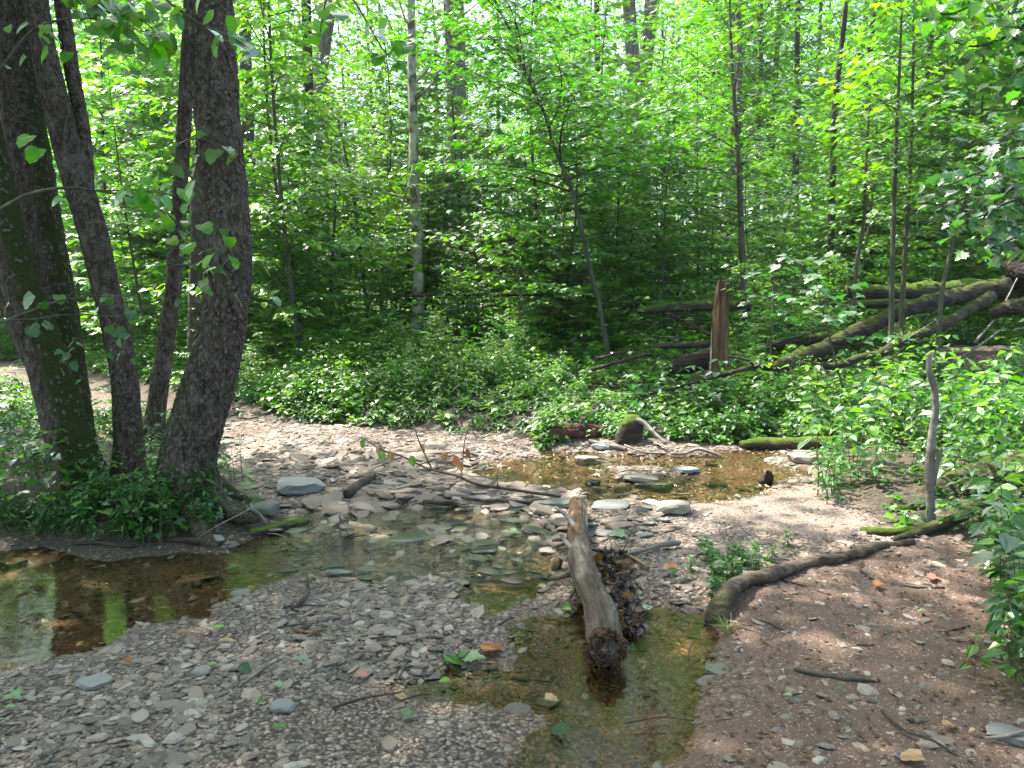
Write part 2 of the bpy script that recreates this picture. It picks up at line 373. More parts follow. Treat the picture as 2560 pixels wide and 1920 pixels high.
M['f_green'] = flat_leaf('fallen green leaf', (.075,.17,.030)); M['f_pale'] = flat_leaf('pale leaf underside', (.24,.34,.17))
M['f_dark'] = flat_leaf('dark green fallen leaf', (.03,.085,.025)); M['f_orange'] = flat_leaf('orange brown leaf', (.42,.16,.055))
M['f_tan'] = flat_leaf('tan leaf', (.55,.33,.17)); M['f_lime'] = flat_leaf('lime fallen leaf', (.22,.40,.05)); M['f_white'] = flat_leaf('bleached leaf', (.62,.60,.50))
M['f_pink'] = flat_leaf('pinkish dead leaf', (.42,.20,.15))

# ground
k = NT('forest floor'); geo = k.n('NewGeometry'); P = geo.outputs['Position']
sx = k.n('SeparateXYZ'); k.set(sx.inputs[0], P)
mp = k.n('Mapping'); k.set(mp.inputs[0], P); mp.inputs['Scale'].default_value = (1, 1, .0)
pos2 = mp.outputs[0]
wob = k.n('VectorMath', {'operation': 'ADD'}); k.set(wob.inputs[0], pos2); k.set(wob.inputs[1], k.n('VectorMath', {'operation': 'SCALE'}, i0=k.noise(pos2, 30, 2, .5, 1), Scale=.02).outputs[0])
vc = k.voro(wob, 62, 'Color'); vd = k.voro(wob, 62, 'Distance'); vc2 = k.voro(wob, 150, 'Color'); vd2 = k.voro(wob, 150, 'Distance')
hue = k.n('SeparateColor'); k.set(hue.inputs[0], vc); hue2 = k.n('SeparateColor'); k.set(hue2.inputs[0], vc2)
grav = k.ramp(hue.outputs[0], [(0, (.07,.05,.036)), (.3, (.15,.11,.083)), (.6, (.23,.17,.13)), (.85, (.32,.24,.19)), (1, (.42,.35,.29))])
grav2 = k.ramp(hue2.outputs[0], [(0, (.08,.055,.04)), (.4, (.17,.12,.09)), (.75, (.27,.20,.155)), (1, (.42,.36,.30))])
grav = k.mix(k.rng(k.noise(pos2, 2.2, 2), .45, .6), grav, grav2)
grav = k.mix(k.rng(vd, .28, .7, 0, .9), grav, (.028, .018, .012))
mud = k.mix(k.noise(pos2, 9, 5, .7), (.055,.032,.021), (.17,.105,.073))
mud = k.mix(k.math('MULTIPLY', k.rng(hue2.outputs[1], .80, .86), k.rng(vd2, .5, .3)), mud, (.36,.29,.23))
mud = k.mix(k.math('MULTIPLY', k.rng(hue2.outputs[2], .80, .86), k.rng(vd2, .5, .3)), mud, (.04,.028,.02))
mud = k.mix(k.math('MULTIPLY', k.math('MULTIPLY', k.rng(k.noise(pos2, 1.7, 4), .58, .68), .6), k.rng(k.noise(pos2, 60, 3), .45, .6)), mud, (.06,.085,.025))
lit = k.mix(k.noise(pos2, 14, 5, .7), (.012,.009,.006), (.062,.042,.026))
lit = k.mix(k.math('MULTIPLY', k.rng(hue.outputs[2], .78, .84), .7), lit, (.15,.095,.06))
lit = k.mix(k.math('MULTIPLY', k.rng(k.noise(pos2, 2.5, 4), .48, .62, 0, .45), k.rng(k.noise(pos2, 40, 3), .4, .6)), lit, (.03,.048,.014))
am = k.n('Attribute', {'attribute_name': 'mud'}).outputs['Fac']; af = k.n('Attribute', {'attribute_name': 'forest'}).outputs['Fac']
asd = k.n('Attribute', {'attribute_name': 'sand'}).outputs['Fac']
col = k.mix(k.math('MULTIPLY', asd, .85), grav, grav2)
col = k.mix(am, col, mud); col = k.mix(af, col, lit)
wet = k.math('MULTIPLY', k.rng(k.math('ADD', sx.outputs[2], k.math('MULTIPLY', k.noise(P, 5, 2), .03)), .016, .040, 1, 0), k.math('SUBTRACT', 1.0, af))
col = k.mix(wet, col, k.mix(1.0, col, (.85, .64, .47), 'MULTIPLY'))
hh = k.math('ADD', k.math('MULTIPLY', k.rng(vd, 0, .7, 1, 0), .6), k.math('ADD', k.math('MULTIPLY', k.rng(vd2, 0, .7, 1, 0), .3), k.math('MULTIPLY', k.noise(P, 25, 4, .7), .8)))
p = k.n('BsdfPrincipled', Base_Color=col, Normal=k.bump(hh, .7, .008)); k.set(p.inputs['Roughness'], k.rng(wet, 0, 1, .85, .3))
M['ground'] = k.finish(p)

# water
k = NT('shallow creek water'); P = k.n('NewGeometry').outputs['Position']
rip = k.n('Attribute', {'attribute_name': 'aux'}).outputs['Fac']
mp = k.n('Mapping'); k.set(mp.inputs[0], P); mp.inputs['Scale'].default_value = (1, 1.6, 1)
calm = k.math('MULTIPLY', k.noise(mp, 6, 2), .10)
fast = k.math('MULTIPLY', k.math('ADD', k.noise(mp, 16, 4, .6), k.math('MULTIPLY', k.noise(mp, 45, 2), .4)), rip)
b = k.bump(k.math('ADD', calm, fast), .8, .022)
fr = k.n('Fresnel', IOR=1.333, Normal=b)
M['water'] = k.finish(k.n('MixShader', i0=fr, i1=k.n('BsdfTransparent', Color=(.90,.83,.68)), i2=k.n('BsdfGlossy', Color=(1,1,1), Roughness=.02, Normal=b)))

# ---------------------------------------------------------------- ground and water
def axis(parts):
    out = [parts[0][0]]
    for a, b, st in parts: out += list(np.linspace(a, b, max(2, int(round((b-a)/st))+1))[1:])
    return np.array(out)
gx = axis([(-150,-40,10), (-40,-12,1.2), (-12,-6,.25), (-6,-3,.07), (-3,3.4,.035), (3.4,6,.07), (6,12,.25), (12,40,1.2), (40,150,10)])
gy = axis([(-40,0,4), (0,1.8,.2), (1.8,6.5,.035), (6.5,10,.06), (10,16,.2), (16,45,1.0), (45,150,8)])
X, Y = np.meshgrid(gx, gy); Z, DW, DG = height(X, Y, True)
g = Geo(); ny, nx = X.shape
i = (np.arange(ny-1)[:, None]*nx+np.arange(nx-1)[None]).ravel()
g.add(np.stack([X, Y, Z], -1).reshape(-1, 3), np.stack([i, i+1, i+nx+1, i+nx], -1), np.full(len(i), 4))
me = g.mesh('ground', M['ground'], True)
for nm, arr in (('mud', np.maximum(sst(.5-sdist(X, Y, TRAIL)/.35+.45*noise3(X.ravel()*3, Y.ravel()*3, 5.)), .8*sst(.5-sdist(X, Y, PATH_L)/.3))),
                ('forest', sst((DG.ravel()+.12*noise3(X.ravel()*3, Y.ravel()*3, 2.)+.05+.28*((X.ravel() < -.3) & (Y.ravel() < 5.2)))/.25)), ('sand', sst(.5-sdist(X, Y, SAND)/.3))):
    at = me.attributes.new(nm, 'FLOAT', 'POINT'); at.data.foreach_set('value', arr.astype(np.float32))
tag(link('ground', me), kind='structure')
wx = axis([(-9,3.9,.06)]); wy = axis([(1.2,9.0,.06)]); WX, WY = np.meshgrid(wx, wy)
g = Geo(); ny, nx = WX.shape; i = (np.arange(ny-1)[:, None]*nx+np.arange(nx-1)[None]).ravel()
rf = sst(.5-sdist(WX, WY, RIF)/.7)*1.0+.03+.25*sst(.5-sdist(WX, WY, POOL_UP)/.5)
rf = np.minimum(rf, 1.0)
hcut = height(WX, WY)
g.add(np.stack([WX, WY, 0*WX], -1).reshape(-1, 3), np.stack([i, i+1, i+nx+1, i+nx], -1), np.full(len(i), 4), 0, rf)
tag(link('water', g.mesh('water', M['water'], True)), kind='structure')

# ---------------------------------------------------------------- stones
def stone_mesh(name, mat, seed, flat=.28, block=.5, sub=3):
    import bmesh
    bm = bmesh.new(); bmesh.ops.create_icosphere(bm, subdivisions=sub, radius=1)
    r = random.Random(seed); off = r.random()*50; ang = [r.random()*6.28 for _ in range(5)]; dd = [r.uniform(.62, .95) for _ in range(5)]
    for v in bm.verts:
        c = v.co
        for a, d in zip(ang, dd):                       # planar cuts give the slab its corners
            n = Vector((math.cos(a), math.sin(a), r.uniform(-.0, .0))); s = c.dot(n)
            if s > d: c -= n*(s-d)*.85
        if c.z > .45: c.z = .45+(c.z-.45)*(1-block)
        if c.z < -.45: c.z = -.45+(c.z+.45)*(1-block)
        q = mnoise.fractal(c*1.6+Vector((off, 0, 0)), 1.0, 2.0, 4)
        c *= 1+.13*q
        c.z *= flat*(1+.25*mnoise.noise(c*1.2+Vector((0, off, 0))))
        c.z += .05*flat*round(3*mnoise.noise(Vector((c.x*1.5, c.y*4, off))))
    me = bpy.data.meshes.new(name); bm.to_mesh(me); bm.free(); me.materials.append(mat)
    for p_ in me.polygons: p_.use_smooth = True
    try: me.set_sharp_from_angle(angle=math.radians(24))
    except Exception: pass
    return me
BIG = [ # px, py, width px, height ratio, mesh material, label
 (642,1064,112,.34,'stone_grey','long low grey boulder with moss at its foot, beside the leaning tree clump'),
 (883,1168,98,.17,'stone_green','large flat greenish slab in the riffle, midway between the tree clump and the log'),
 (797,1150,72,.20,'stone_grey','thick grey slab just left of the large greenish slab in the riffle'),
 (1112,1183,72,.20,'stone_grey','flat oval grey stone in the water left of the upturned log stubs'),
 (1205,1096,82,.26,'stone_green','dark wet slab touching the left side of the log at its far end'),
 (1312,1098,100,.16,'stone_grey','broad flat slate just right of the far end of the log'),
 (1450,1107,104,.32,'stone_pale','thick pale tan rock at the edge of the sandy gravel right of the log'),
 (613,1534,66,.34,'stone_grey','angular pale grey stone on the near shingle at bottom left'),
 (1185,1524,66,.26,'stone_blue','smooth blue grey stone at the left edge of the near pool'),
 (1553,1455,88,.16,'stone_grey','thin dark slab on the mud beside the near pool'),
 (1298,971,42,.42,'stone_blue','rounded blue grey cobble in front of the red rotten log'),
 (872,1115,64,.22,'stone_green','oval greenish stone behind the large riffle slab'),
 (938,1106,62,.34,'stone_black','dark hump backed wet stone left of the charred branch'),
 (818,1099,50,.30,'stone_grey','pale grey pointed stone behind the riffle near the short log piece'),
 (742,1181,92,.10,'stone_black','thin black slate lying in the riffle'),
 (1268,1001,66,.28,'stone_pale','pale top heavy stone in the upper pool'),
 (1382,1037,86,.18,'stone_pale','long pale flat rock in the middle of the upper pool'),
 (1412,1052,92,.14,'stone_green','long dark slab just in front of the pale rock in the upper pool'),
 (1281,1053,34,.50,'stone_black','small pointed black rock alone in the upper pool'),
 (1096,1055,52,.22,'stone_pale','pale rounded stone beside the long bare branch'),
 (1745,996,92,.26,'stone_pale','broad pale stone with green moss below the mossy fallen logs'),
 (852,1373,46,.24,'stone_pale','pale pinkish stone on the near shingle left of the green leaves'),
 (206,1482,80,.22,'stone_grey','flat grey rock on the near shingle at far left'),
 (438,1458,42,.50,'stone_pale','upright pale stone on the near shingle beside a yellow green leaf'),
 (1040,1139,64,.12,'stone_green','thin submerged slab in the riffle beyond the oval grey stone'),
 (572,1108,66,.55,'stone_green','mossy dark boulder at the foot of the leaning tree roots'),
 (1545,1054,52,.14,'stone_black','thin black slate at the right end of the upper pool'),
 (1480,1020,60,.22,'stone_blue','tilted bluish slate in the upper pool'),
 (1100,1105,70,.16,'stone_green','broad green tinged slab by the split dark branch'),
 (1500,1380,44,.16,'stone_green','flat greenish stone at the right edge of the near pool'),
 (28,1228,60,.30,'stone_pale','pale rounded stone in the left pool against the picture edge'),
 (520,1290,50,.40,'stone_grey','rounded grey stone at the waterline of the near shingle'),
 (455,1170,60,.30,'stone_grey','grey stone tucked under the tree clump roots'),
 (765,1085,60,.20,'stone_pale','flat brownish slab right of the short log piece'),
 (2180,1600,110,.25,'stone_grey','half buried mossy grey rock at the bottom right corner'),
]
meshcache = {}
taken = []
for n_, (px, py, wpx, hr, mt, lab) in enumerate(BIG):
    me = stone_mesh('stone', M[mt], n_*3+1, flat=min(hr*1.15, .7), block=.7)
    q = PG(px, py); wd = wpx*q[1]/F
    o = link('stone', me); o.scale = (wd/2*1.05, wd/2*.78, wd/2)
    o.rotation_euler = (rng.normal(0, .05), rng.normal(0, .05), rng.uniform(-.35, .35))
    zb = max(H(q[0], q[1]), -.03); o.location = (q[0], q[1], zb+wd*hr*.28)
    tag(o, lab, 'stone', 'large stones in the creek'); taken.append((q[0], q[1], wd*.45))
SL_ = [stone_mesh('slab', M[m_], 900+q, flat=f_, block=.8) for q, (m_, f_) in enumerate([('stone_green',.18),('stone_black',.16),('stone_grey',.2),('stone_green',.24),('stone',.16),('stone_grey',.14)])]
q_ = 0
while q_ < 58:                   # slabs standing just out of the riffle
    px = rng.uniform(600, 1235) if q_ < 46 else rng.uniform(1260, 1440); py = rng.uniform(1062, 1262) if q_ < 46 else rng.uniform(1085, 1180)
    q = PZ(px, py); wd = rng.uniform(26, 70)*q[1]/F
    if any((q[0]-a)**2+(q[1]-b)**2 < (r_*.9+wd*.32)**2 for a, b, r_ in taken) or sdist([q[0]], [q[1]], OPEN)[0] > -.1: continue
    o = link('stone', SL_[int(rng.integers(6))]); o.scale = (wd/2, wd/2*rng.uniform(.6, .85), wd/2); o.rotation_euler = (rng.normal(0, .07), rng.normal(0, .07), rng.uniform(-.5, .5)+(math.pi if rng.uniform() < .5 else 0))
    o.location = (q[0], q[1], max(H(q[0], q[1]), -.012)+.010); taken.append((q[0], q[1], wd*.45)); q_ += 1
    tag(o, 'flat dark slab breaking the surface of the riffle left of the log' if px < 1250 else 'flat slate at the waterline right of the log', 'stone', 'slabs in the riffle')
taken = np.array(taken)
# scattered shingle: sample positions, the largest seen become objects of their own
N = 230000
sy = np.sqrt(rng.uniform(1.95**2, 9.2**2, N)); sxx = rng.uniform(-1, 1, N)*(.70*sy+.35)
dg = sdist(sxx, sy, OPEN); dtr = sdist(sxx, sy, TRAIL); dpl = sdist(sxx, sy, PATH_L); dsd = sdist(sxx, sy, SAND); drf = sdist(sxx, sy, RIF)
dwt = dwater(sxx, sy); cl = fbm(sxx*1.6, sy*1.6, 11)
dens = np.where(dg > .02, 0, .85*np.clip(.75+.5*cl, .2, 1.2))
dens = np.where(dtr < 0, .16, dens); dens = np.where(dsd < -.05, .22, dens); dens = np.where(dpl < 0, .25, dens)
dens = np.where((dwt < -.12) & (drf > 0), dens*.75, dens)
dens = np.where((sdist(sxx, sy, POOL_NEAR) < -.05), .34, dens)
near_fine = (sy < 2.75) & (sxx > -1.0) & (dtr > 0)
dens = np.where((sxx < -.3) & (sy < 5.2) & (dg > -.30), dens*.25, dens)
keep = rng.uniform(0, 1, N) < dens*.62*np.where((sy < 2.9) & (sxx > -1.1) & (dtr > 0), 1.7, 1.0)
rad = .0125*np.exp(rng.normal(0, .52, N))*(1+.35*cl)
rad = rad*np.where(near_fine, .62, 1)*np.where(drf < 0, 1.9, 1)*np.where((sy > 5) & (sxx < 1.0), 1.5, 1)*np.where(dsd < 0, .65, 1)*np.where(dtr < 0, .9, 1)
SLAB = poly([(620,1010),(760,985),(950,975),(1100,985),(1130,1060),(1240,1080),(1500,1085),(1420,1160),(1240,1180),(1000,1150),(820,1170),(700,1130)])
dsl = sdist(sxx, sy, SLAB); rad = rad*np.where((dsl < 0) & (rng.uniform(0, 1, N) < .25), 1.9, 1)*np.where((drf < 0) & (rng.uniform(0, 1, N) < .12), 1.7, 1)
rad = np.minimum(rad, np.where(dsl < 0, .105, np.where(sy < 4.4, .042, .08)))
keep &= ~((rad > .035) & (dsl > 0) & (rng.uniform(0, 1, N) > .55))
keep &= ~((rad > .06) & (rng.uniform(0, 1, N) > .6))
for q in taken:
    keep &= ((sxx-q[0])**2+(sy-q[1])**2 > q[2]**2)
sxx, sy, rad, drf, dwt, dtr = [a[keep] for a in (sxx, sy, rad, drf, dwt, dtr)]
sz = height(sxx, sy); sz = np.where(rad > .05, np.maximum(sz, -.3*rad), sz)
app = rad/sy
order = np.argsort(-app)
big, small = order[:205], order[205:]
protos = [stone_mesh('stone', M['stone'], 200+q, flat=.22+.05*(q % 4), block=.75, sub=2) for q in range(10)]
for i_ in big:
    o = link('stone', protos[int(rng.integers(10))]); r_ = rad[i_]
    o.scale = (r_*1.25, r_*rng.uniform(.75, 1.0), r_*rng.uniform(.8, 1.1))
    o.rotation_euler = (rng.normal(0, .13), rng.normal(0, .13), rng.uniform(0, 6.28))
    o.location = (sxx[i_], sy[i_], sz[i_]+r_*.12)
    x_, y_ = sxx[i_], sy[i_]
    if dtr[i_] < 0: lab, gr = 'grey pebble pressed into the brown mud of the trail at right', 'pebbles in the muddy trail'
    elif drf[i_] < 0: lab, gr = 'flat grey slate lying in the shallow riffle', 'slates in the riffle'
    elif dwt[i_] < 0: lab, gr = 'flat stone lying under or in the still creek water', 'stones in the still pools'
    elif y_ < 4.3: lab, gr = 'flat grey brown stone on the near shingle bank', 'stones of the near shingle bank'
    else: lab, gr = 'flat grey stone on the far gravel bar behind the riffle', 'stones of the far gravel bar'
    tag(o, lab, 'stone', gr)
K = 6
th = np.linspace(0, 2*np.pi, K, endpoint=False)
nS = len(small); rr = rad[small][:, None]
R1 = rr*(1+.26*rng.normal(0, 1, (nS, K)).clip(-1.6, 1.6)); el = rng.uniform(.55, 1.0, (nS, 1)); ph = rng.uniform(0, 6.28, (nS, 1))
hh_ = rr*rng.uniform(.16, .40, (nS, 1))
tx, ty = rng.normal(0, .16, (nS, 1)), rng.normal(0, .16, (nS, 1))
def ringv(scale, zz):
    x = R1*scale*np.cos(th)*1.2; y = R1*scale*np.sin(th)*el
    xr = x*np.cos(ph)-y*np.sin(ph); yr = x*np.sin(ph)+y*np.cos(ph)
    return np.stack([xr+sxx[small][:, None], yr+sy[small][:, None], zz+tx*xr+ty*yr+sz[small][:, None]+0*xr], -1)
base = np.stack([ringv(.86, -.4*hh_), ringv(1.0, .15*hh_), ringv(.78, .72*hh_)], 1)        # N,3,K,3
topc = np.stack([sxx[small], sy[small], sz[small]+.82*hh_[:, 0]], -1)
V = np.concatenate([base.reshape(nS, 3*K, 3), topc[:, None]], 1)
fl = []; 
for a in (0, 1):
    for b_ in range(K): fl += [a*K+b_, a*K+(b_+1) % K, (a+1)*K+(b_+1) % K, (a+1)*K+b_]
cnt = [4]*(2*K)
for b_ in range(K): fl += [2*K+b_, 2*K+(b_+1) % K, 3*K]
cnt += [3]*K
g = Geo(); g.add(V.reshape(-1, 3), (np.arange(nS)[:, None]*(3*K+1)+np.array(fl)[None]).ravel(), np.tile(cnt, nS))
tag(link('gravel', g.mesh('gravel', M['stone'], False)), 'countless small flat pebbles covering the creek bed and banks', 'gravel', kind='stuff')
print('pebbles', nS)

# ---------------------------------------------------------------- trunks of the near tree clump
def px_line(pts):               # (px, py, distance, width px) -> world points with radius
    out = []
    for px, py, d, w_ in pts: p = PD(px, py, d); out.append([*p, w_*d/F/2])
    return np.array(out)
def add_flakes(g, base, nrm, n, s0=.012, s1=.026, m=1, lo=0.0, rg=rng):
    nr, ns, _ = base.shape
    i = rg.integers(int(nr*lo), nr-2, n); j = rg.integers(0, ns, n); u = rg.uniform(0, 1, n)[:, None]
    p = base[i, j]*(1-u)+base[i+1, j]*u; nn = nrm[i, j]
    T = norm(base[i+1, j]-base[i, j]); s = np.cross(T, nn)
    w_ = rg.uniform(s0, s1, n)[:, None]*.5; h = rg.uniform(s0, s1, n)[:, None]*1.15
    lift = rg.uniform(.10, .42, n)[:, None]*h; sk = rg.normal(0, .25, n)[:, None]*w_
    a = p+s*w_*.7+nn*.001; b = p-s*w_*.7+nn*.001
    c = p-T*h*.6-s*w_+nn*lift*.45; d = p-T*h*.6+s*w_+nn*lift*.45
    e = p-T*h-s*(w_*.5)+s*sk+nn*lift; f = p-T*h+s*(w_*.6)+s*sk+nn*lift*1.1
    v = np.stack([a, b, c, d, e, f], 1).reshape(-1, 3)
    fl = np.array([0, 1, 2, 3, 3, 2, 4, 5]); g.add(v, (np.arange(n)[:, None]*6+fl).ravel(), np.tile([4, 4], n), m)

def bark_disp(seed, amp=.05, f=9):
    def d(b, th, t): return amp*fbm(b[..., 0]*f, b[..., 1]*f, b[..., 2]*f*.45+seed, 4)+.03*fbm(b[..., 0]*50, b[..., 1]*50, b[..., 2]*22+seed, 2)
    return d
def grow(g, lf, stem, z0, z1, nbr, L, rg, leaf=.08, step=.055, elev=.35, sub=.13, spread=.42, twr=.006, jit=.02, droop=.10, dens=1.0, az0=None, azw=None):
    """twigs go into g, leaf placements into lf; stem is an (n,4) array of points and radii"""
    stem = np.asarray(stem); z = stem[:, 2]
    for b in range(nbr):
        t = (b+rg.uniform(0, 1))/nbr; zz = z0+(z1-z0)*t
        p0 = np.array([np.interp(zz, z, stem[:, q]) for q in range(4)])
        az = (b*2.4+rg.normal(0, .5)) if az0 is None else az0+rg.uniform(-azw, azw)
        Lb = L*(1-.62*t**1.5)*rg.uniform(.65, 1.15)
        e0 = elev*rg.uniform(.5, 1.5)+.35*t
        n = 7; s = np.linspace(0, 1, n)
        r_ = Lb*s; zc = Lb*(math.sin(e0)*s-droop*s**2*(1+rg.uniform(-.5, 1)))
        cur = rg.normal(0, .18)
        pts = np.stack([p0[0]+r_*np.cos(az+cur*s), p0[1]+r_*np.sin(az+cur*s), p0[2]+zc], -1)
        br = max(twr, min(p0[3]*.6, Lb*.006))
        tube(g, pts, br*(1-.8*s), 4, 0, False)
        ns = max(3, int(Lb/sub)); side = 1
        for q in range(ns+1):
            u = .18+.82*q/ns; side = -side
            c = np.array([np.interp(u, s, pts[:, a]) for a in range(3)])
            if q == ns: a2 = az+cur; l2 = Lb*.14
            else: a2 = az+cur*u+side*rg.uniform(.65, 1.1); l2 = Lb*spread*(1-u*.72)*rg.uniform(.5, 1.1)
            k_ = max(2, int(l2/step*dens)); w_ = (np.arange(k_)+.6)/k_
            zz2 = rg.normal(.03, .10)
            dx, dy = math.cos(a2), math.sin(a2)
            P = np.stack([c[0]+dx*l2*w_, c[1]+dy*l2*w_, c[2]+l2*zz2*w_-.12*l2*w_**2], -1)
            if l2 > .25: tube(g, np.vstack([c, P[k_//2], P[-1]]), [twr*.55, twr*.45, twr*.25], 3, 0, False)
            sd = np.where(np.arange(k_) % 2, 1, -1)*rg.uniform(.3, 1.2, k_); sd[-1] = 0
            la = a2+sd
            lf['p'].append(P+rg.normal(0, jit, (k_, 3))); lf['d'].append(np.stack([np.cos(la), np.sin(la), rg.normal(-.22, .22, k_)], -1))
            lf['n'].append(np.stack([rg.normal(0, .24, k_), rg.normal(0, .24, k_), np.ones(k_)], -1)); lf['s'].append(leaf*rg.uniform(.6, 1.2, k_))
def newlf(): return {'p': [], 'd': [], 'n': [], 's': []}
def crown_mesh(lf, kind, mat, name='crown'):
    g = Geo()
    if lf['p']: leaves(g, kind, np.concatenate(lf['p']), np.concatenate(lf['d']), np.concatenate(lf['n']), np.concatenate(lf['s']))
    return g.mesh(name, M[mat])

def near_tree(label, pts, base_flare, sides, rings, flakes, crown, seed, moss_dir=(-1, 0), moss_top=1.2, extra=None, up=None, limb=None):
    ln = px_line(pts)
    last = ln[-1].copy(); ext = []
    for dx, dy, dz, rr_ in (up or [(-.1, 0, 1.5, .9), (-.1, .1, 3.2, .75), (0, .2, 5.2, .5), (.1, .2, 7.2, .2)]):
        ext.append([last[0]+dx, last[1]+dy, last[2]+dz, last[3]*rr_])
    gz = H(ln[0][0], ln[0][1])
    first = ln[0].copy(); first[2] = gz-.08; first[3] = ln[0][3]*base_flare
    c = catmull(np.vstack([[first], ln[1:] if ln[0][2] < gz+.12 else ln, ext]), rings)
    root = link('tree', None, loc=tuple(first[:3])); tag(root, label, 'tree', None)
    org = first[:3].copy(); c[:, :3] -= org
    g = Geo(); md = np.array(moss_dir)
    cz = c[:, 2]
    def aux(b):
        n_ = norm(b-np.repeat(c[:, None, :3], b.shape[1], 1)); dirf = n_[..., 0]*md[0]+n_[..., 1]*md[1]
        return np.clip(.75*np.clip(dirf, -.3, 1)+.35-(b[..., 2]/moss_top)*.35, 0, 1)+.5*np.clip(.35-b[..., 2], 0, .35)
    def dsp(b, th, t): # buttressed foot
        return bark_disp(seed)(b, th, t)+np.clip(.35-b[..., 2], 0, .35)*.9*(.3+.7*np.cos(th*5+seed))
    b, nn = tube(g, c[:, :3], c[:, 3], sides, 0, True, dsp, aux)
    if flakes: add_flakes(g, b[:int(rings*.55)], nn[:int(rings*.55)], flakes, lo=.04, s0=.010, s1=.024)
    if extra is not None: extra(g, org, c)
    tr = link('trunk', g.mesh('trunk', [M['bark'], M['bark_flake']], True), root)
    rg = np.random.default_rng(seed)
    if limb is not None:
        lm = px_line(limb); le = lm[-1].copy()
        lm = np.vstack([lm, le+[-.2, .1, 1.4, -le[3]*.3], le+[-.5, .2, 3.0, -le[3]*.6]]); lm = catmull(lm, 60); lm[:, :3] -= org
        g = Geo(); b, nn = tube(g, lm[:, :3], lm[:, 3], 20, 0, True, bark_disp(seed+3)); add_flakes(g, b[:40], nn[:40], 500)
        link('limb', g.mesh('limb', [M['bark'], M['bark_flake']], True), tr)
    if crown:
        z0, z1, nb, L = crown
        gt = Geo(); lf = newlf(); grow(gt, lf, c, z0-org[2], z1-org[2], nb, L, rg, leaf=.16, step=.12, sub=.26, twr=.008, elev=.25)
        link('branches', gt.mesh('branches', M['bark_far'], True), root)
        link('crown', crown_mesh(lf, 'hex', 'leaf_mid'), root)
    return root

def roots_E(g, org, c):
    for pts in ([(430,1060,4.8,60),(470,1095,4.7,44),(520,1118,4.62,30),(560,1122,4.6,16)], [(400,1080,4.7,70),(430,1130,4.5,50),(445,1165,4.35,34),(470,1178,4.3,16)],
                [(370,1075,4.75,60),(330,1110,4.6,44),(290,1130,4.5,26)], [(440,1030,4.85,60),(490,1062,4.9,36),(540,1085,4.95,20)]):
        q = catmull(px_line(pts), 22); q[:, :3] -= org
        tube(g, q[:, :3], q[:, 3], 14, 0, True, bark_disp(4, .10, 12), lambda b: np.full(b.shape[:2], .42))
near_tree('thickest scaly trunk of the clump, bowing right then rising, nearest the creek',
    [(402,1092,4.8,130),(403,1040,4.8,124),(404,1000,4.8,119),(418,937,4.8,114),(448,840,4.8,110),(470,760,4.8,102),(484,690,4.8,98),(493,600,4.8,97),(494,540,4.8,96),(490,470,4.8,94),(484,400,4.8,93),(474,290,4.8,92),(465,180,4.8,92),(455,60,4.8,91),(448,-60,4.8,90),(440,-250,4.8,86)],
    1.25, 110, 620, 5200, (6.0, 11.5, 22, 3.2), 3, (-1, .2), 1.5, roots_E)
near_tree('leaning mossy trunk at the left edge of the picture, front of its clump',
    [(172,1078,4.9,112),(166,1030,4.9,98),(145,937,4.9,92),(107,800,4.9,86),(68,700,4.9,86),(35,600,4.9,86),(8,500,4.9,82),(-14,400,4.9,78),(-34,300,4.9,74),(-60,180,4.9,72),(-100,0,4.9,68)],
    1.2, 40, 240, 1200, (5.5, 10, 14, 2.6), 11, (1, -.1), 2.6)
near_tree('rough scaly trunk rising behind the leaning mossy trunk at far left',
    [(166,1030,5.35,100),(160,960,5.35,92),(148,870,5.35,88),(138,800,5.35,86),(122,690,5.35,86),(99,560,5.35,86),(84,470,5.35,85),(70,380,5.35,84),(52,270,5.35,81),(40,180,5.35,78),(26,60,5.35,77),(14,-60,5.35,76),(0,-250,5.35,72)],
    1.2, 44, 260, 3400, (6.0, 11.5, 18, 3.0), 17, (1, .1), 2.4)
near_tree('slender dark mossy trunk in the middle of the clump, forked high on its right',
    [(282,1052,5.15,76),(281,1010,5.15,68),(277,930,5.15,59),(270,830,5.15,56),(258,750,5.15,56),(243,680,5.15,56),(224,600,5.15,56),(205,520,5.15,57),(185,450,5.15,58),(165,385,5.15,56),(143,310,5.15,54),(125,240,5.15,52),(106,160,5.15,49),(88,70,5.15,47),(76,-10,5.15,46),(60,-150,5.15,42)],
    1.2, 36, 240, 2200, (6.0, 10.5, 12, 2.4), 23, (-1, .1), 2.0,
    limb=[(188,430,5.2,30),(184,340,5.22,30),(176,260,5.25,28),(158,170,5.28,29),(146,90,5.3,29),(134,10,5.3,29),(124,-80,5.3,28)])
near_tree('thinner trunk standing behind the clump, just left of the thickest one',
    [(330,960,6.3,56),(335,911,6.3,44),(345,831,6.3,38),(355,760,6.3,38),(372,640,6.3,34),(382,520,6.3,31),(390,400,6.3,30),(398,270,6.3,29),(405,120,6.3,28),(412,0,6.3,27),(418,-150,6.3,26)],
    1.25, 24, 160, 900, (6.5, 11, 14, 2.6), 29, (-1, .1), 1.0)

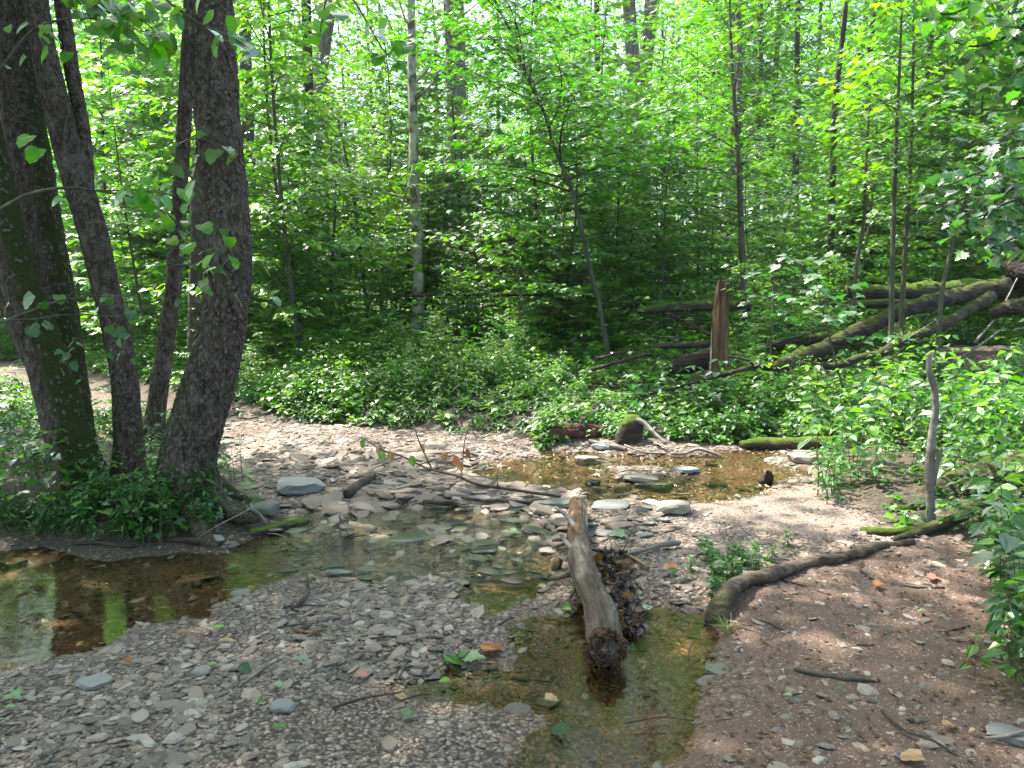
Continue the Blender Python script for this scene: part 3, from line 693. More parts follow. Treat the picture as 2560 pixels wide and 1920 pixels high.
# ---------------------------------------------------------------- mid and far trees that can be told apart
def lean_tree(name, label, cat, pts, mat='bark_far', crown=None, leafkind='hex', leafmat='leaf_mid', leaf=.11, step=.11, sub=.26, up=None, seed=1, bare=None, group=None, sides=14, rings=60, amp=.05, twr=.008, elev=.3):
    ln = px_line(pts); gz = H(ln[0][0], ln[0][1])
    if ln[0][2] > gz+.05: ln = np.vstack([[[ln[0][0]+.02, ln[0][1], gz-.05, ln[0][3]*1.35]], ln])
    else: ln[0][2] = gz-.05
    last = ln[-1]
    for dx, dy, dz, rr_ in (up or []): ln = np.vstack([ln, [last[0]+dx, last[1]+dy, last[2]+dz, last[3]*rr_]])
    c = catmull(ln, rings); org = c[0, :3].copy(); c[:, :3] -= org
    root = link(name, None, loc=tuple(org)); tag(root, label, cat, group)
    g = Geo(); tube(g, c[:, :3], c[:, 3], sides, 0, True, bark_disp(seed, amp, 7))
    rg = np.random.default_rng(seed+100)
    if bare:
        gb = g
        for bp in bare:
            q = catmull(px_line(bp), 14); q[:, :3] -= org; tube(gb, q[:, :3], q[:, 3], 5, 0, True)
    link('trunk', g.mesh('trunk', M[mat], True), root)
    if crown:
        gt = Geo(); lf = newlf()
        for z0, z1, nb, L in crown: grow(gt, lf, c, z0-org[2], z1-org[2], nb, L, rg, leaf=leaf, step=step, sub=sub, twr=twr, elev=elev)
        link('branches', gt.mesh('branches', M['bark_dark'], True), root)
        link('crown', crown_mesh(lf, leafkind, leafmat), root)
    return root
lean_tree('birch_tree', 'pale slim trunk with bare snapped side branches, left of the picture centre', 'tree',
    [(897,742,13.2,34),(903,640,13.2,24),(901,520,13.2,22),(895,400,13.2,21),(893,280,13.2,19),(890,150,13.2,18),(888,0,13.2,17),(886,-120,13.2,15)], 'bark_pale', crown=[(6.8, 9.5, 10, 1.6)], leafmat='leaf_far',
    up=[(0,0,1.2,.7),(.1,0,2.4,.3)], amp=.09, rings=110,
    bare=[[(896,430,13.2,8),(870,427,13,6),(840,418,12.9,4),(800,398,12.8,3)], [(890,360,13.2,8),(865,352,13,5),(840,340,12.9,3)], [(893,180,13.2,7),(915,160,13.1,6),(935,130,13,4),(950,80,13,2)],
          [(895,215,13.2,7),(925,190,13,5),(945,160,12.9,3),(960,110,12.8,2)], [(890,110,13.2,6),(868,90,13.1,5),(850,70,13,4),(830,20,12.9,2)], [(892,360,13.1,6),(882,400,12.9,5),(868,450,12.8,4),(862,495,12.7,3)],
          [(890,60,13.2,6),(875,40,13.1,5),(862,0,13,3)], [(900,480,13.2,5),(880,470,13,3)], [(902,518,13.2,5),(925,512,13.1,4),(950,520,13,3),(985,540,12.9,2)],[(905,715,13,10),(915,705,12.8,7),(925,690,12.7,3)]])
lean_tree('leaning_sapling', 'dark slender tree leaning left across the centre, leafy toward its top', 'tree',
    [(1318,792,11.2,14),(1302,700,11.2,10),(1290,640,11.2,10),(1275,580,11.2,9),(1262,520,11.2,9),(1248,460,11.2,9),(1235,410,11.2,9),(1215,360,11.2,9),(1195,310,11.2,8),(1178,250,11.2,7),(1150,185,11.2,7),(1125,130,11.2,6),(1110,80,11.2,6),(1085,35,11.2,5),(1060,-20,11.2,5),(1030,-90,11.2,4)],
    'bark_green', crown=[(2.7, 6.6, 52, 2.3)], leafkind='star', leafmat='leaf_mid', leaf=.10, step=.05, sub=.11, seed=5, rings=120, sides=10, up=[(-.3,0,.5,.4)])
SPEC = [ # label, pts, mat, crown, up, seed, leafmat
 ('broad grey trunk half hidden by leaves, right of the pale slim tree', [(990,560,25,46),(990,380,25,44),(987,250,25,42),(984,100,25,42),(980,-40,25,40)], 'bark_far', [(8,17,30,4.2)], [(0,0,3,.8),(.3,0,7,.4)], 41, 'leaf_mid'),
 ('grey trunk leaning right at the top, left of the pale slim tree', [(672,520,24,34),(680,400,24,31),(684,260,24,30),(697,120,24,28),(715,0,24,27),(730,-80,24,26)], 'bark_far', [(10,18,22,4)], [(.4,0,3,.8),(.6,0,7,.3)], 42, 'leaf_far'),
 ('blackish trunk beside the grey leaning one near the top left', [(668,480,20,22),(668,300,20,21),(664,120,20,20),(660,-40,20,19)], 'bark_dark', [(8,15,18,3.2)], [(0,0,3,.7),(0,0,5,.3)], 43, 'leaf_far'),
 ('straight black trunk seen in a bright gap right of centre', [(1298,560,18,14),(1294,400,18,13),(1291,250,18,12),(1290,100,18,12),(1289,-40,18,11)], 'bark_dark', [(7.5,13,20,2.6)], [(0,0,2,.7),(0,0,4,.3)], 44, 'leaf_far'),
 ('left stem of the twin grey trunks near the top right of centre', [(1380,560,24,34),(1378,400,24,32),(1374,250,24,30),(1366,120,24,28),(1358,0,24,26),(1352,-60,24,25)], 'bark_far', [(10,17,22,3.6)], [(-.3,0,3,.8),(-.5,0,6,.3)], 45, 'leaf_mid'),
 ('right stem of the twin grey trunks near the top right of centre', [(1392,560,24.4,34),(1390,400,24.4,32),(1388,250,24.4,31),(1396,120,24.4,30),(1410,0,24.4,30),(1418,-60,24.4,30)], 'bark_far', [(10,17,22,3.6)], [(.4,0,3,.8),(.8,0,6,.3)], 46, 'leaf_mid'),
 ('greyish trunk rising just right of the thickest near trunk', [(548,720,15,26),(545,560,15,25),(540,400,15,25),(533,200,15,24),(527,0,15,24),(524,-80,15,22)], 'bark_far', [(7,13,20,3)], [(0,0,2,.8),(0,0,5,.3)], 47, 'leaf_mid'),
 ('dark upright trunk under the leaves, right of the stripped snag', [(1796,640,14.5,16),(1794,560,14.5,15),(1796,460,14.5,14),(1800,340,14.5,13),(1806,200,14.5,12)], 'bark_dark', [(3.6,8.5,30,2.0)], [(.1,0,1.5,.7),(.1,0,3,.3)], 48, 'leaf_mid'),
 ('sunlit reddish trunk seen between thin saplings at right', [(1872,600,17,14),(1870,480,17,13),(1874,300,17,12),(1880,100,17,11)], 'rot_red', [(5,11,26,2.2)], [(.1,0,1.5,.7),(.1,0,3,.3)], 49, 'leaf_far'),
 ('grey trunk overlapped by a forked sapling right of centre', [(1606,620,18,16),(1600,480,18,14),(1598,300,18,14),(1596,100,18,13),(1594,-20,18,12)], 'bark_far', [(5.5,12,28,2.6)], [(0,0,1.5,.7),(0,0,4,.3)], 50, 'leaf_mid'),
 ('dim brown trunk behind the thin paired saplings at right', [(1992,600,16,14),(1990,480,16,13),(1988,300,16,12)], 'bark_far', [(4,10,26,2.4)], [(.1,0,2,.7),(.1,0,5,.3)], 51, 'leaf_mid'),
 ('distant dark trunk between the clump and the thin back trunk', [(288,640,24,22),(286,480,24,22),(283,300,24,20),(280,120,24,20),(280,-60,24,18)], 'bark_far', [(8,17,26,3.6)], [(.1,0,2,.7),(.1,0,5,.3)], 52, 'leaf_far'),
 ('narrow dark trunk at the top right in front of pale twigs', [(1722,600,22,12),(1720,400,22,12),(1722,180,22,11),(1724,0,22,10)], 'bark_dark', [(6.5,13,24,2.6)], [(.1,0,2,.7),(.1,0,5,.3)], 53, 'leaf_far'),
]
for lab, pts, mat, cr, up, sd, lm in SPEC:
    if pts[0][2] < 19: cr = [(a_, b_, int(n_*.55), l_) for a_, b_, n_, l_ in cr]
    lean_tree('tree', lab, 'tree', pts, mat, crown=cr, up=up, seed=sd, leafmat=lm, leaf=.18, step=.11, sub=.24, twr=.006, elev=.5)
SAP = [
 ('thin straight sapling, left one of the close pair at right', [(1925,745,9.6,12),(1927,600,9.6,11),(1931,450,9.6,10),(1936,300,9.6,8),(1943,150,9.6,6),(1948,20,9.6,4)], [(2.6,5.4,26,1.1)], 61, 'leaf_bright'),
 ('thin straight sapling, right one of the close pair at right', [(1944,765,9.8,13),(1950,640,9.8,11),(1958,500,9.8,10),(1966,360,9.8,8),(1971,220,9.8,6),(1974,80,9.8,4)], [(2.5,5.2,26,1.2)], 62, 'leaf_mid'),
 ('sapling with upswept dark boughs rising behind the stripped snag', [(1606,640,12,14),(1602,520,12,13),(1598,420,12,11),(1592,300,12,10),(1584,180,12,8),(1578,60,12,6),(1576,-40,12,4)], [(2.2,6.8,44,1.7)], 63, 'leaf_mid'),
 ('bent sapling with a wavy thin stem between the dark trunk and the pair', [(1846,640,11,10),(1852,560,11,9),(1866,480,11,8),(1870,380,11,7),(1876,260,11,5),(1880,160,11,4)], [(2.6,5.2,24,1.2)], 64, 'leaf_bright'),
 ('fan shaped sapling leaning right behind the standing grey stick', [(2026,760,9,11),(2034,640,9,9),(2050,560,9,8),(2068,480,9,7),(2100,400,9,5),(2130,320,9,4)], [(1.9,4.2,30,1.3)], 65, 'leaf_cool'),
 ('low maple sapling with flat sprays in front of the stripped snag', [(1660,840,8.6,6),(1664,760,8.6,5),(1670,680,8.6,4),(1672,600,8.6,3)], [(1.0,2.0,12,.8)], 66, 'leaf_cool'),
 ('small maple sapling with pale leaves above the fallen branches', [(1822,850,8.0,5),(1800,760,8.0,4),(1782,690,8.0,4),(1770,640,8.0,3)], [(.95,1.6,9,.7)], 67, 'leaf_cool'),
 ('slim sapling of layered leaf sprays right of the pale slim tree', [(1140,800,11.5,7),(1132,700,11.5,6),(1120,600,11.5,5),(1105,520,11.5,4)], [(1.2,2.8,20,1.3)], 68, 'leaf_bright'),
 ('dark stemmed sapling at left of the pale slim tree', [(712,700,12.5,8),(716,600,12.5,7),(722,500,12.5,6),(726,400,12.5,4)], [(1.4,3.9,28,1.6)], 69, 'leaf_bright'),
 ('tall sapling with a dark slanting stem left of the pale slim tree', [(800,720,13.5,7),(780,560,13.5,7),(760,400,13.5,6),(730,260,13.5,4)], [(1.6,5.2,30,1.6)], 70, 'leaf_bright'),
]
for lab, pts, cr, sd, lm in SAP:
    lean_tree('maple_sapling', lab, 'sapling', pts, 'bark_green', crown=cr, seed=sd, leafkind='maple', leafmat=lm, leaf=.10, step=.055, sub=.11, rings=50, sides=8, amp=.02, twr=.004)

# ---------------------------------------------------------------- repeated trees and saplings of the background
def proto_tree(name, h, r0, crowns, kind, mat, leaf, step, sub, seed, bark, L, sides=10, bend=.25, twr=.006, elev=.32):
    rg = np.random.default_rng(seed); n = 9; t = np.linspace(0, 1, n)
    bx, by = rg.normal(0, bend, 2)
    st = np.stack([bx*np.sin(t*2.2+rg.uniform(0, 1))*h*.12, by*np.sin(t*2.5)*h*.12, t*h-.1, r0*(1-.88*t)], -1)
    st[:, :2] -= st[0, :2]
    c = catmull(st, 34)
    root = link(name, None); g = Geo(); tube(g, c[:, :3], c[:, 3], sides, 0, False, bark_disp(seed, .05, 7))
    link('trunk', g.mesh('trunk', M[bark], True), root)
    gt = Geo(); lf = newlf()
    for z0, z1, nb in crowns: grow(gt, lf, c, z0, z1, nb, L, rg, leaf=leaf, step=step, sub=sub, twr=twr, elev=elev)
    link('branches', gt.mesh('branches', M['bark_dark' if name == 'tree' else 'bark_green'], True), root)
    link('crown', crown_mesh(lf, kind, mat), root)
    root['_leaves'] = sum(len(q) for q in lf['p'])
    return root
SP_ = [proto_tree('maple_sapling', hgt_, .012+.0036*hgt_, [(.35+hgt_*.05, hgt_*.98, int(16+hgt_*7.5))], kd, mt, lf_*1.12, .048, .12, 300+i, 'bark_green', L_, 8, .45, twr=.003, elev=.2)
       for i, (hgt_, kd, mt, lf_, L_) in enumerate([(3.2,'star','leaf_bright',.11,1.3),(4.4,'star','leaf_mid',.11,1.6),(5.4,'star','leaf_bright',.12,1.6),(6.6,'hex','leaf_bright',.10,1.8),(4.0,'hex','leaf_mid',.10,1.3),(7.6,'star','leaf_mid',.12,1.9)])]
TP_ = [proto_tree('tree', hgt_, .06+.007*hgt_, [(z0_, hgt_*.98, int(nb_*1.7))], 'hex', mt, .21, .115, .26, 400+i, bk, L_, 12, .12, twr=.006, elev=.6)
       for i, (hgt_, z0_, nb_, mt, bk, L_) in enumerate([(15,2.2,56,'leaf_far','bark_far',3.4),(18,3,60,'leaf_far','bark_dark',3.8),(13,1.2,56,'leaf_mid','bark_far',3.0),(20,3.5,64,'leaf_far','bark_far',4.2),(11,.8,52,'leaf_far','bark_green',2.8)])]
print('leaves', [o['_leaves'] for o in SP_+TP_])
used = set()
def put(proto, x, y, sc, rz, label, cat, group):
    o = proto if proto.name not in used else copy_tree(proto)
    used.add(proto.name); used.add(o.name)
    if '_leaves' in o: del o['_leaves']
    o.location = (x, y, H(x, y)); o.rotation_euler = (rng.normal(0, .03), rng.normal(0, .03), rz); o.scale = (sc, sc, sc*rng.uniform(.92, 1.08))
    tag(o, label, cat, group); return o
pts_ = []
def scatter(n, y0, y1, wide, dmin, avoid=None, xmin=-1, xmax=1):
    out = []
    for _ in range(n*60):
        if len(out) >= n: break
        y = rng.uniform(y0, y1); x = rng.uniform(xmin, xmax)*(wide*y+1)
        if any((x-a)**2+(y-b)**2 < dmin**2 for a, b in pts_): continue
        if avoid is not None and avoid(x, y): continue
        out.append((x, y)); pts_.append((x, y))
    return out
openv = lambda x, y: sdist([x], [y], OPEN)[0] < .9
lane = lambda x, y: openv(x, y) or (y < 12.7 and -2.8 < x < 9) or (y < 10.5 and x > 1.0) or (x < 0 and y < 9.5) or sdist([x], [y], PATH_L)[0] < .8
for x, y in scatter(84, 9.5, 21, .72, .95, lane):
    p_ = SP_[int(rng.integers(6))]
    lab = ('leafy maple sapling in the thicket left of the pale slim tree', 'leafy sapling in the thicket between the pale slim tree and the stripped snag', 'leafy sapling in the thicket right of the stripped snag')[0 if x < -.13*y else (1 if x < .27*y else 2)]
    put(p_, x, y, rng.uniform(.75, 1.15), rng.uniform(0, 6.28), lab, 'sapling', 'understory saplings beyond the creek')
for x, y in scatter(60, 21, 46, .74, 1.5):
    put(SP_[int(rng.integers(6))], x, y, rng.uniform(1.0, 1.5), rng.uniform(0, 6.28), 'leafy thicket tree deep in the woods at left' if x < 0 else 'leafy thicket tree deep in the woods at right', 'sapling', 'deep thicket saplings')
for x, y in scatter(50, 28, 46, .74, 2.1):
    p_ = TP_[int(rng.integers(5))]
    lab = 'leafy tree in the woods beyond, left half of the picture' if x < 0 else 'leafy tree in the woods beyond, right half of the picture'
    put(p_, x, y, rng.uniform(.85, 1.2), rng.uniform(0, 6.28), lab, 'tree', 'trees of the woods beyond')
for x, y in scatter(40, 42, 75, .72, 4.5):
    put(TP_[int(rng.integers(5))], x, y, rng.uniform(1.0, 1.4), rng.uniform(0, 6.28), 'farthest leafy tree closing the woods behind the others', 'tree', 'farthest trees')
# ---------------------------------------------------------------- undergrowth
def plantlets(g, x, y, z, h, leaf, kind, rg, tiers=3, per=4, stemr=.003):
    n = len(x)
    for t in range(tiers):
        f = 1-.28*t; a0 = rg.uniform(0, 6.28, n)
        for q in range(per):
            a = a0+q*2*np.pi/per+rg.normal(0, .25, n)
            r_ = leaf*(.25+.25*t)*rg.uniform(.5, 1.2, n)
            p = np.stack([x+np.cos(a)*r_, y+np.sin(a)*r_, z+h*f+rg.normal(0, .015, n)], -1)
            d = np.stack([np.cos(a), np.sin(a), rg.normal(-.15, .22, n)], -1)
            nn = np.stack([rg.normal(0, .25, n), rg.normal(0, .25, n), np.ones(n)], -1)
            leaves(g, kind, p, d, nn, leaf*(.8+.2*t)*rg.uniform(.65, 1.2, n))
def under(name, label, n, y0, y1, hmin, hmax, leaf, kind, mat, cond, tiers=3, per=4, dfun=None, wide=.74, cmin=.8):
    y = np.sqrt(rng.uniform(y0**2, y1**2, n)); x = rng.uniform(-1, 1, n)*(wide*y+.6)
    k_ = cond(x, y)
    x, y = x[k_], y[k_]
    cl = fbm(x*.9, y*.9, 21)
    k_ = rng.uniform(0, 1, len(x)) < np.clip(cmin+.6*cl, .25, 1); x, y, cl = x[k_], y[k_], cl[k_]
    z = height(x, y); h = hmin+(hmax-hmin)*rng.uniform(0, 1, len(x))**1.6*np.clip(1+1.1*cl, .25, 2.2)
    g = Geo(); cls = rng.uniform(0, 1, len(x))+.35*fbm(x*1.3, y*1.3, 33, 2)
    for m_, (lo_, hi_, kd_, sc_, hs_) in enumerate([(-9, .5, kind, 1, 1), (.5, .75, 'maple', 1.15, 1.3), (.75, 9, 'narrow', 1.25, 1.7)]):
        q = (cls >= lo_) & (cls < hi_)
        g2 = Geo(); plantlets(g2, x[q], y[q], z[q], h[q]*hs_, leaf*sc_, kd_, rng, tiers, per)
        for a_, b_, c_ in zip(g2.v, g2.f, g2.c): g.add(a_, b_-b_.min(), c_, m_)
    o = link(name, g.mesh(name, [M[mat], M['leaf_bright'], M['leaf_mid']])); tag(o, label, 'undergrowth', None, 'stuff'); print(name, len(x)); return o
forest = lambda m: (lambda x, y: sdist(x, y, OPEN) > m)
for q_ in range(64):
    y = rng.uniform(8.7, 14.5); x = rng.uniform(-.5, .62)*y
    if sdist([x], [y], OPEN)[0] < .45 or (x > .12*y and y < 11.5 and rng.uniform() < .6): continue
    c = copy_tree(SP_[int(rng.integers(0, 3))]); c.name = 'shrub'; sc_ = rng.uniform(.22, .46)*(1 if y > 12.6 else (.62 if y > 9.6 else .5)); c.location = (x, y, H(x, y)-.1); c.scale = (sc_*1.25, sc_*1.25, sc_); c.rotation_euler = (0, 0, rng.uniform(0, 6.28))
    tag(c, 'low layered leafy shrub on the far bank, left of the leaning sapling' if x < .1*y else 'low layered leafy shrub on the far bank, right of the leaning sapling', 'shrub', 'low shrubs of the far bank')
under('ground_cover', 'low leafy herbs carpeting the far bank and the forest floor', 36000, 6.5, 17, .03, .26, .062, 'ovate', 'leaf_herb', lambda x, y: (sdist(x, y, OPEN) > .02+.12*noise3(x*3, y*3, 4)) & (y > 6.6) & ~((x > .2*y) & (y > 8.8) & (y < 12.5) & (noise3(x*1.5, y*1.5, 3.) < -.25)) & (sdist(x, y, PATH_L) > .1))
under('undergrowth', 'knee high leafy undergrowth deeper in the woods', 14000, 10.5, 34, .15, .75, .12, 'hex', 'leaf_mid', lambda x, y: (sdist(x, y, OPEN) > 1.6) & (sdist(x, y, PATH_L) > .5) & ~((x > .18*y) & (y < 12.5) & (noise3(x, y, 3.) < .15)))
under('bank_herbs', 'low herbs on the banks beside the trail and the tree clump', 2600, 3.0, 8.4, .03, .14, .05, 'ovate', 'leaf_herb', lambda x, y: (sdist(x, y, OPEN) > .03), 2, 3)
# trees that shade the creek from beside and behind the viewer
for q_, (x, y, zc) in enumerate([(-7.5, 7.2, 0), (-9.5, 4.0, 1), (-4.5, -1.5, 2), (3.2, -2.5, 1)]):
    c = copy_tree(TP_[[1, 3, 3, 1, 1][q_]]); c.location = (x, y, H(x, y)); c.rotation_euler = (0, 0, q_*1.3); c.scale = (1.25, 1.25, 1.1)
    tag(c, 'tall tree beside the creek whose leaves shade the water and the trail', 'tree', 'trees shading the creek')

# ---------------------------------------------------------------- logs, branches, sticks
def g_line(pts):                # (px, py, lift, width px) laid on the ground
    out = []
    for px, py, up, w_ in pts:
        p = PG(px, py, up); r = w_*p[1]/F/2
        out.append([p[0], p[1], max(H(p[0], p[1]), -.02)+up+r*.55, r])
    return np.array(out)
def wood(name, label, cat, ln, mat, seed=1, sides=10, rings=40, amp=.08, f=12, group=None, cap=True, parent=None, rough=None, aux=None):
    ln = np.asarray(ln, float); c = catmull(ln, rings); org = c[0, :3].copy() if parent is None else np.array(parent.location)
    c[:, :3] -= org
    g = Geo(); tube(g, c[:, :3], c[:, 3], sides, 0, cap, rough or bark_disp(seed, amp, f), aux)
    o = link(name, g.mesh(name, M[mat], True), parent, None if parent is not None else tuple(org))
    if parent is None: tag(o, label, cat, group)
    return o
def lineD(pts): return px_line(pts)

# the rotten log that lies toward the viewer, its foot in the near pool
LP = [(1249,1090,.12,34),(1248,1112,.12,42),(1249,1140,.12,46),(1252,1184,.115,50),(1258,1226,.11,57),(1272,1266,.105,62),(1291,1309,.10,69),(1303,1350,.09,77),(1309,1385,.075,82),(1312,1408,.068,82)]
ln = np.array([[*PZ(a, b, z), w_*PZ(a, b, z)[1]/F/2] for a, b, z, w_ in LP]); lc = catmull(ln, 300); org = lc[0, :3].copy(); lc[:, :3] -= org
root = link('rotten_log', None, loc=tuple(org)); tag(root, 'grey barkless log with a crumbling brown hollow end lying in the near pool', 'log')
g = Geo(); SD = 110
def log_disp(b, th, t):
    d = .09*fbm(b[..., 0]*9, b[..., 1]*5, b[..., 2]*9+3, 4)+.045*noise3(np.cos(th)*7, np.sin(th)*7, t*9)+.035*noise3(np.cos(th)*17, np.sin(th)*17, t*14)-.09*sst((noise3(np.cos(th)*5, np.sin(th)*5, t*5+9.)-.35)/.12)+.02*noise3(b[..., 0]*60, b[..., 1]*14, b[..., 2]*60)
    d = d-.10*sst((t-.93)/.07)*(.6+noise3(np.cos(th)*4, np.sin(th)*4, t*30))
    d = d+.30*sst((.13-t)/.1)*noise3(np.cos(th)*2, np.sin(th)*2, t*12)
    return d
b, nn = tube(g, lc[:, :3], lc[:, 3], SD, 0, True, log_disp)
fc = g.v[0].reshape(-1, SD, 3); cen = (b[:-1]+b[1:])/2; ctr = (lc[:-1, None, :3]+lc[1:, None, :3])/2; nv = norm(cen-ctr); tt = np.linspace(0, 1, len(cen))[:, None]
mask = (noise3(nv[..., 0]*1.6+tt*0, nv[..., 2]*1.6, tt*7+4.4)*.75+.85*(nv[..., 0] < .35)*(nv[..., 2] > -.2)-.62 > sst((tt-.36)/.10)*1.1-.12*(tt < .3)) & (tt < .46)
mt_ = g.m[0]; mt_[:mask.size][mask.ravel()] = 1; mt_[:mask.size][(np.broadcast_to(tt, mask.shape) > .965).ravel()] = 2
add_flakes(g, b[95:275], nn[95:275], 150, .010, .030, 0)
lg = link('trunk', g.mesh('trunk', [M['log'], M['rot_orange'], M['rot_brown'], M['log_dark']], True), root)
# lifted bark scabs
# crumbling end: many splinters round a hollow
g = Geo(); ax = norm(lc[-1, :3]-lc[-6, :3]); u = norm(np.cross(ax, [0, 0, 1])); v_ = np.cross(u, ax); R0 = lc[-1, 3]
rg = np.random.default_rng(77)
for q in range(420):
    a = rg.uniform(0, 6.28); rr_ = R0*math.sqrt(rg.uniform(.0, 1.0))*.98
    hollow = (rr_*math.cos(a)+R0*.35)**2+(rr_*math.sin(a)-R0*.35)**2 < (R0*.36)**2
    if hollow: continue
    L_ = rg.uniform(.012, .045)*(1.2 if rr_ > R0*.6 else 1.0); p0 = lc[-1, :3]-ax*.03+u*rr_*math.cos(a)+v_*rr_*math.sin(a)
    if p0[2]+org[2] < -.03: continue
    dr = norm(ax+rg.normal(0, .35, 3)); tube(g, [p0, p0+dr*L_*.6, p0+dr*L_], [rg.uniform(.004, .011), rg.uniform(.004, .012), .002], 5, 0)
link('rotten_end', g.mesh('rotten_end', M['rot_brown']), root)
for q, pts in enumerate([[(1247,1152,.14,14),(1236,1130,.17,12),(1222,1112,.19,10),(1200,1096,.21,7)], [(1236,1186,.14,13),(1224,1172,.16,11),(1213,1156,.18,8)], [(1228,1165,.08,9),(1206,1166,.08,9),(1194,1167,.07,8)],
        [(1232,1172,.05,7),(1208,1178,.035,7),(1192,1184,.02,5)], [(1250,1235,.09,30),(1228,1240,.08,17),(1206,1247,.05,13),(1190,1249,.03,8)], [(1246,1270,.07,8),(1232,1290,.05,7),(1232,1304,.03,6),(1246,1318,.02,5)], [(1262,1120,.10,12),(1276,1124,.09,10),(1284,1118,.09,7)]]):
    l_ = np.array([[*PZ(a, b_, z), w_*PZ(a, b_, z)[1]/F/2] for a, b_, z, w_ in pts]); c = catmull(l_, 22); c[:, :3] -= org
    g = Geo(); tube(g, c[:, :3], c[:, 3], 12, 0, True, bark_disp(q+60, .12, 20)); link('branch_stub', g.mesh('branch_stub', M['driftwood' if q in (0, 1) else 'log'], True), root)

# debris trapped against the log
g = Geo(); n = 620; rg = np.random.default_rng(31)
t = rg.uniform(0, 1, n); cx = 1322+t*42+rg.normal(0, 22, n)*(1-.5*t); cyy = 1222+t*150
P_ = np.array([PZ(a, b_, 0) for a, b_ in zip(cx, cyy)]); P_[:, 2] = np.maximum(height(P_[:, 0], P_[:, 1]), 0)+rg.uniform(0, .035, n)
d = rg.normal(0, 1, (n, 3)); d[:, 2] *= .5
leaves(g, 'ovate', P_[:360], d[:360], rg.normal(0, .8, (360, 3))+[0, 0, .8], rg.uniform(.02, .05, 360), 0)
leaves(g, 'tulip', P_[360:480], d[360:480], rg.normal(0, .5, (120, 3))+[0, 0, .9], rg.uniform(.025, .055, 120), 1)
for q in range(480, n): tube(g, [P_[q], P_[q]+norm(d[q])*rg.uniform(.04, .14)], [.003, .0015], 4, 2)
k = NT('wet dead leaves'); cc = k.ramp(k.n('NewGeometry').outputs['Random Per Island'], [(0, (.015,.010,.010)), (.6, (.05,.030,.028)), (1, (.12,.07,.055))])
M['wet_leaf'] = k.finish(k.n('BsdfPrincipled', Base_Color=cc, Roughness=.35))
tag(link('leaf_debris', g.mesh('leaf_debris', [M['wet_leaf'], M['leaf_litter'], M['stick_dark']])), 'dark wet leaves and twigs packed against the right side of the log', 'debris', kind='stuff')

W = wood
# the arching root at right and the pieces of wood beyond it
ln = np.array([[*PZ(a, b_, z), w_*PZ(a, b_, z)[1]/F/2] for a, b_, z, w_ in [(1552,1352,-.03,54),(1555,1318,.05,46),(1572,1278,.10,36),(1609,1254,.09,31),(1662,1242,.08,31),(1712,1224,.07,28),(1762,1210,.07,24),(1800,1208,.07,23),(1845,1195,.07,22),(1885,1183,.07,20),(1930,1176,.07,15),(1972,1170,.06,12)]])
W('arching_root', 'curved root arching out of the near pool with a mossy foot, along the muddy trail', 'root', ln, 'root_bark', 5, 22, 170, .26, 11, aux=lambda b: np.clip(.55-2.2*np.abs(b[..., 0]), 0, .55))
W('mossy_branch', 'short dark branch with bright moss on top lying beside the trail', 'branch', g_line([(1858,1152,0,14),(1890,1158,0,22),(1930,1158,0,22),(1975,1154,0,18)]), 'log_moss', 6, 14, 40)
W('fallen_branch', 'grey barky branch running into the plants behind the standing stick', 'branch', g_line([(1925,1172,0,12),(1965,1166,.0,20),(2007,1150,.02,24),(2050,1136,.03,24),(2090,1118,.05,26),(2125,1098,.08,24)]), 'log_halfmoss', 7, 14, 60)
W('fallen_log', 'thick moss streaked log slanting out of the picture at right above the barky branch', 'log', lineD([(1980,1092,5.1,60),(2050,1068,5.05,84),(2130,1040,5.0,88),(2212,1015,4.9,92),(2300,990,4.8,92)]), 'log_halfmoss', 8, 24, 80, .09, 6)
W('fallen_log', 'thin mossy log end lying on bare soil left of the standing stick', 'log', g_line([(1926,1104,0,14),(1960,1102,0,16),(2000,1097,0,16)]), 'log_halfmoss', 9, 12, 30)
W('fallen_log', 'broken log with a pale orange split end resting on the barky branch', 'log', lineD([(2125,1096,4.7,26),(2150,1086,4.7,24),(2212,1062,4.65,22),(2260,1045,4.6,22)]), 'log_halfmoss', 10, 14, 40)
rt = link('standing_stick', None); p0 = PZ(2011,1150,.05); rt.location = tuple(p0); tag(rt, 'tall crooked grey stick standing upright in the right bank', 'stick')
W('stem', None, None, lineD([(2010,1160,4.5,22),(2010,1110,4.5,20),(2008,1050,4.5,19),(2010,990,4.5,20),(2015,930,4.5,18),(2020,900,4.5,17),(2021,870,4.5,14),(2018,835,4.5,14),(2008,805,4.5,13),(2007,780,4.5,13),(2006,764,4.5,10)]), 'driftwood', 12, 14, 110, .12, 18, parent=rt)
W('side_branch', None, None, lineD([(2014,1048,4.5,13),(2022,1010,4.48,11),(2029,985,4.47,11),(2031,968,4.46,10)]), 'driftwood', 13, 10, 24, .1, 18, parent=rt)
W('twig', None, None, lineD([(2010,768,4.5,6),(2016,764,4.5,5),(2019,760,4.5,3)]), 'driftwood', 14, 6, 8, parent=rt)

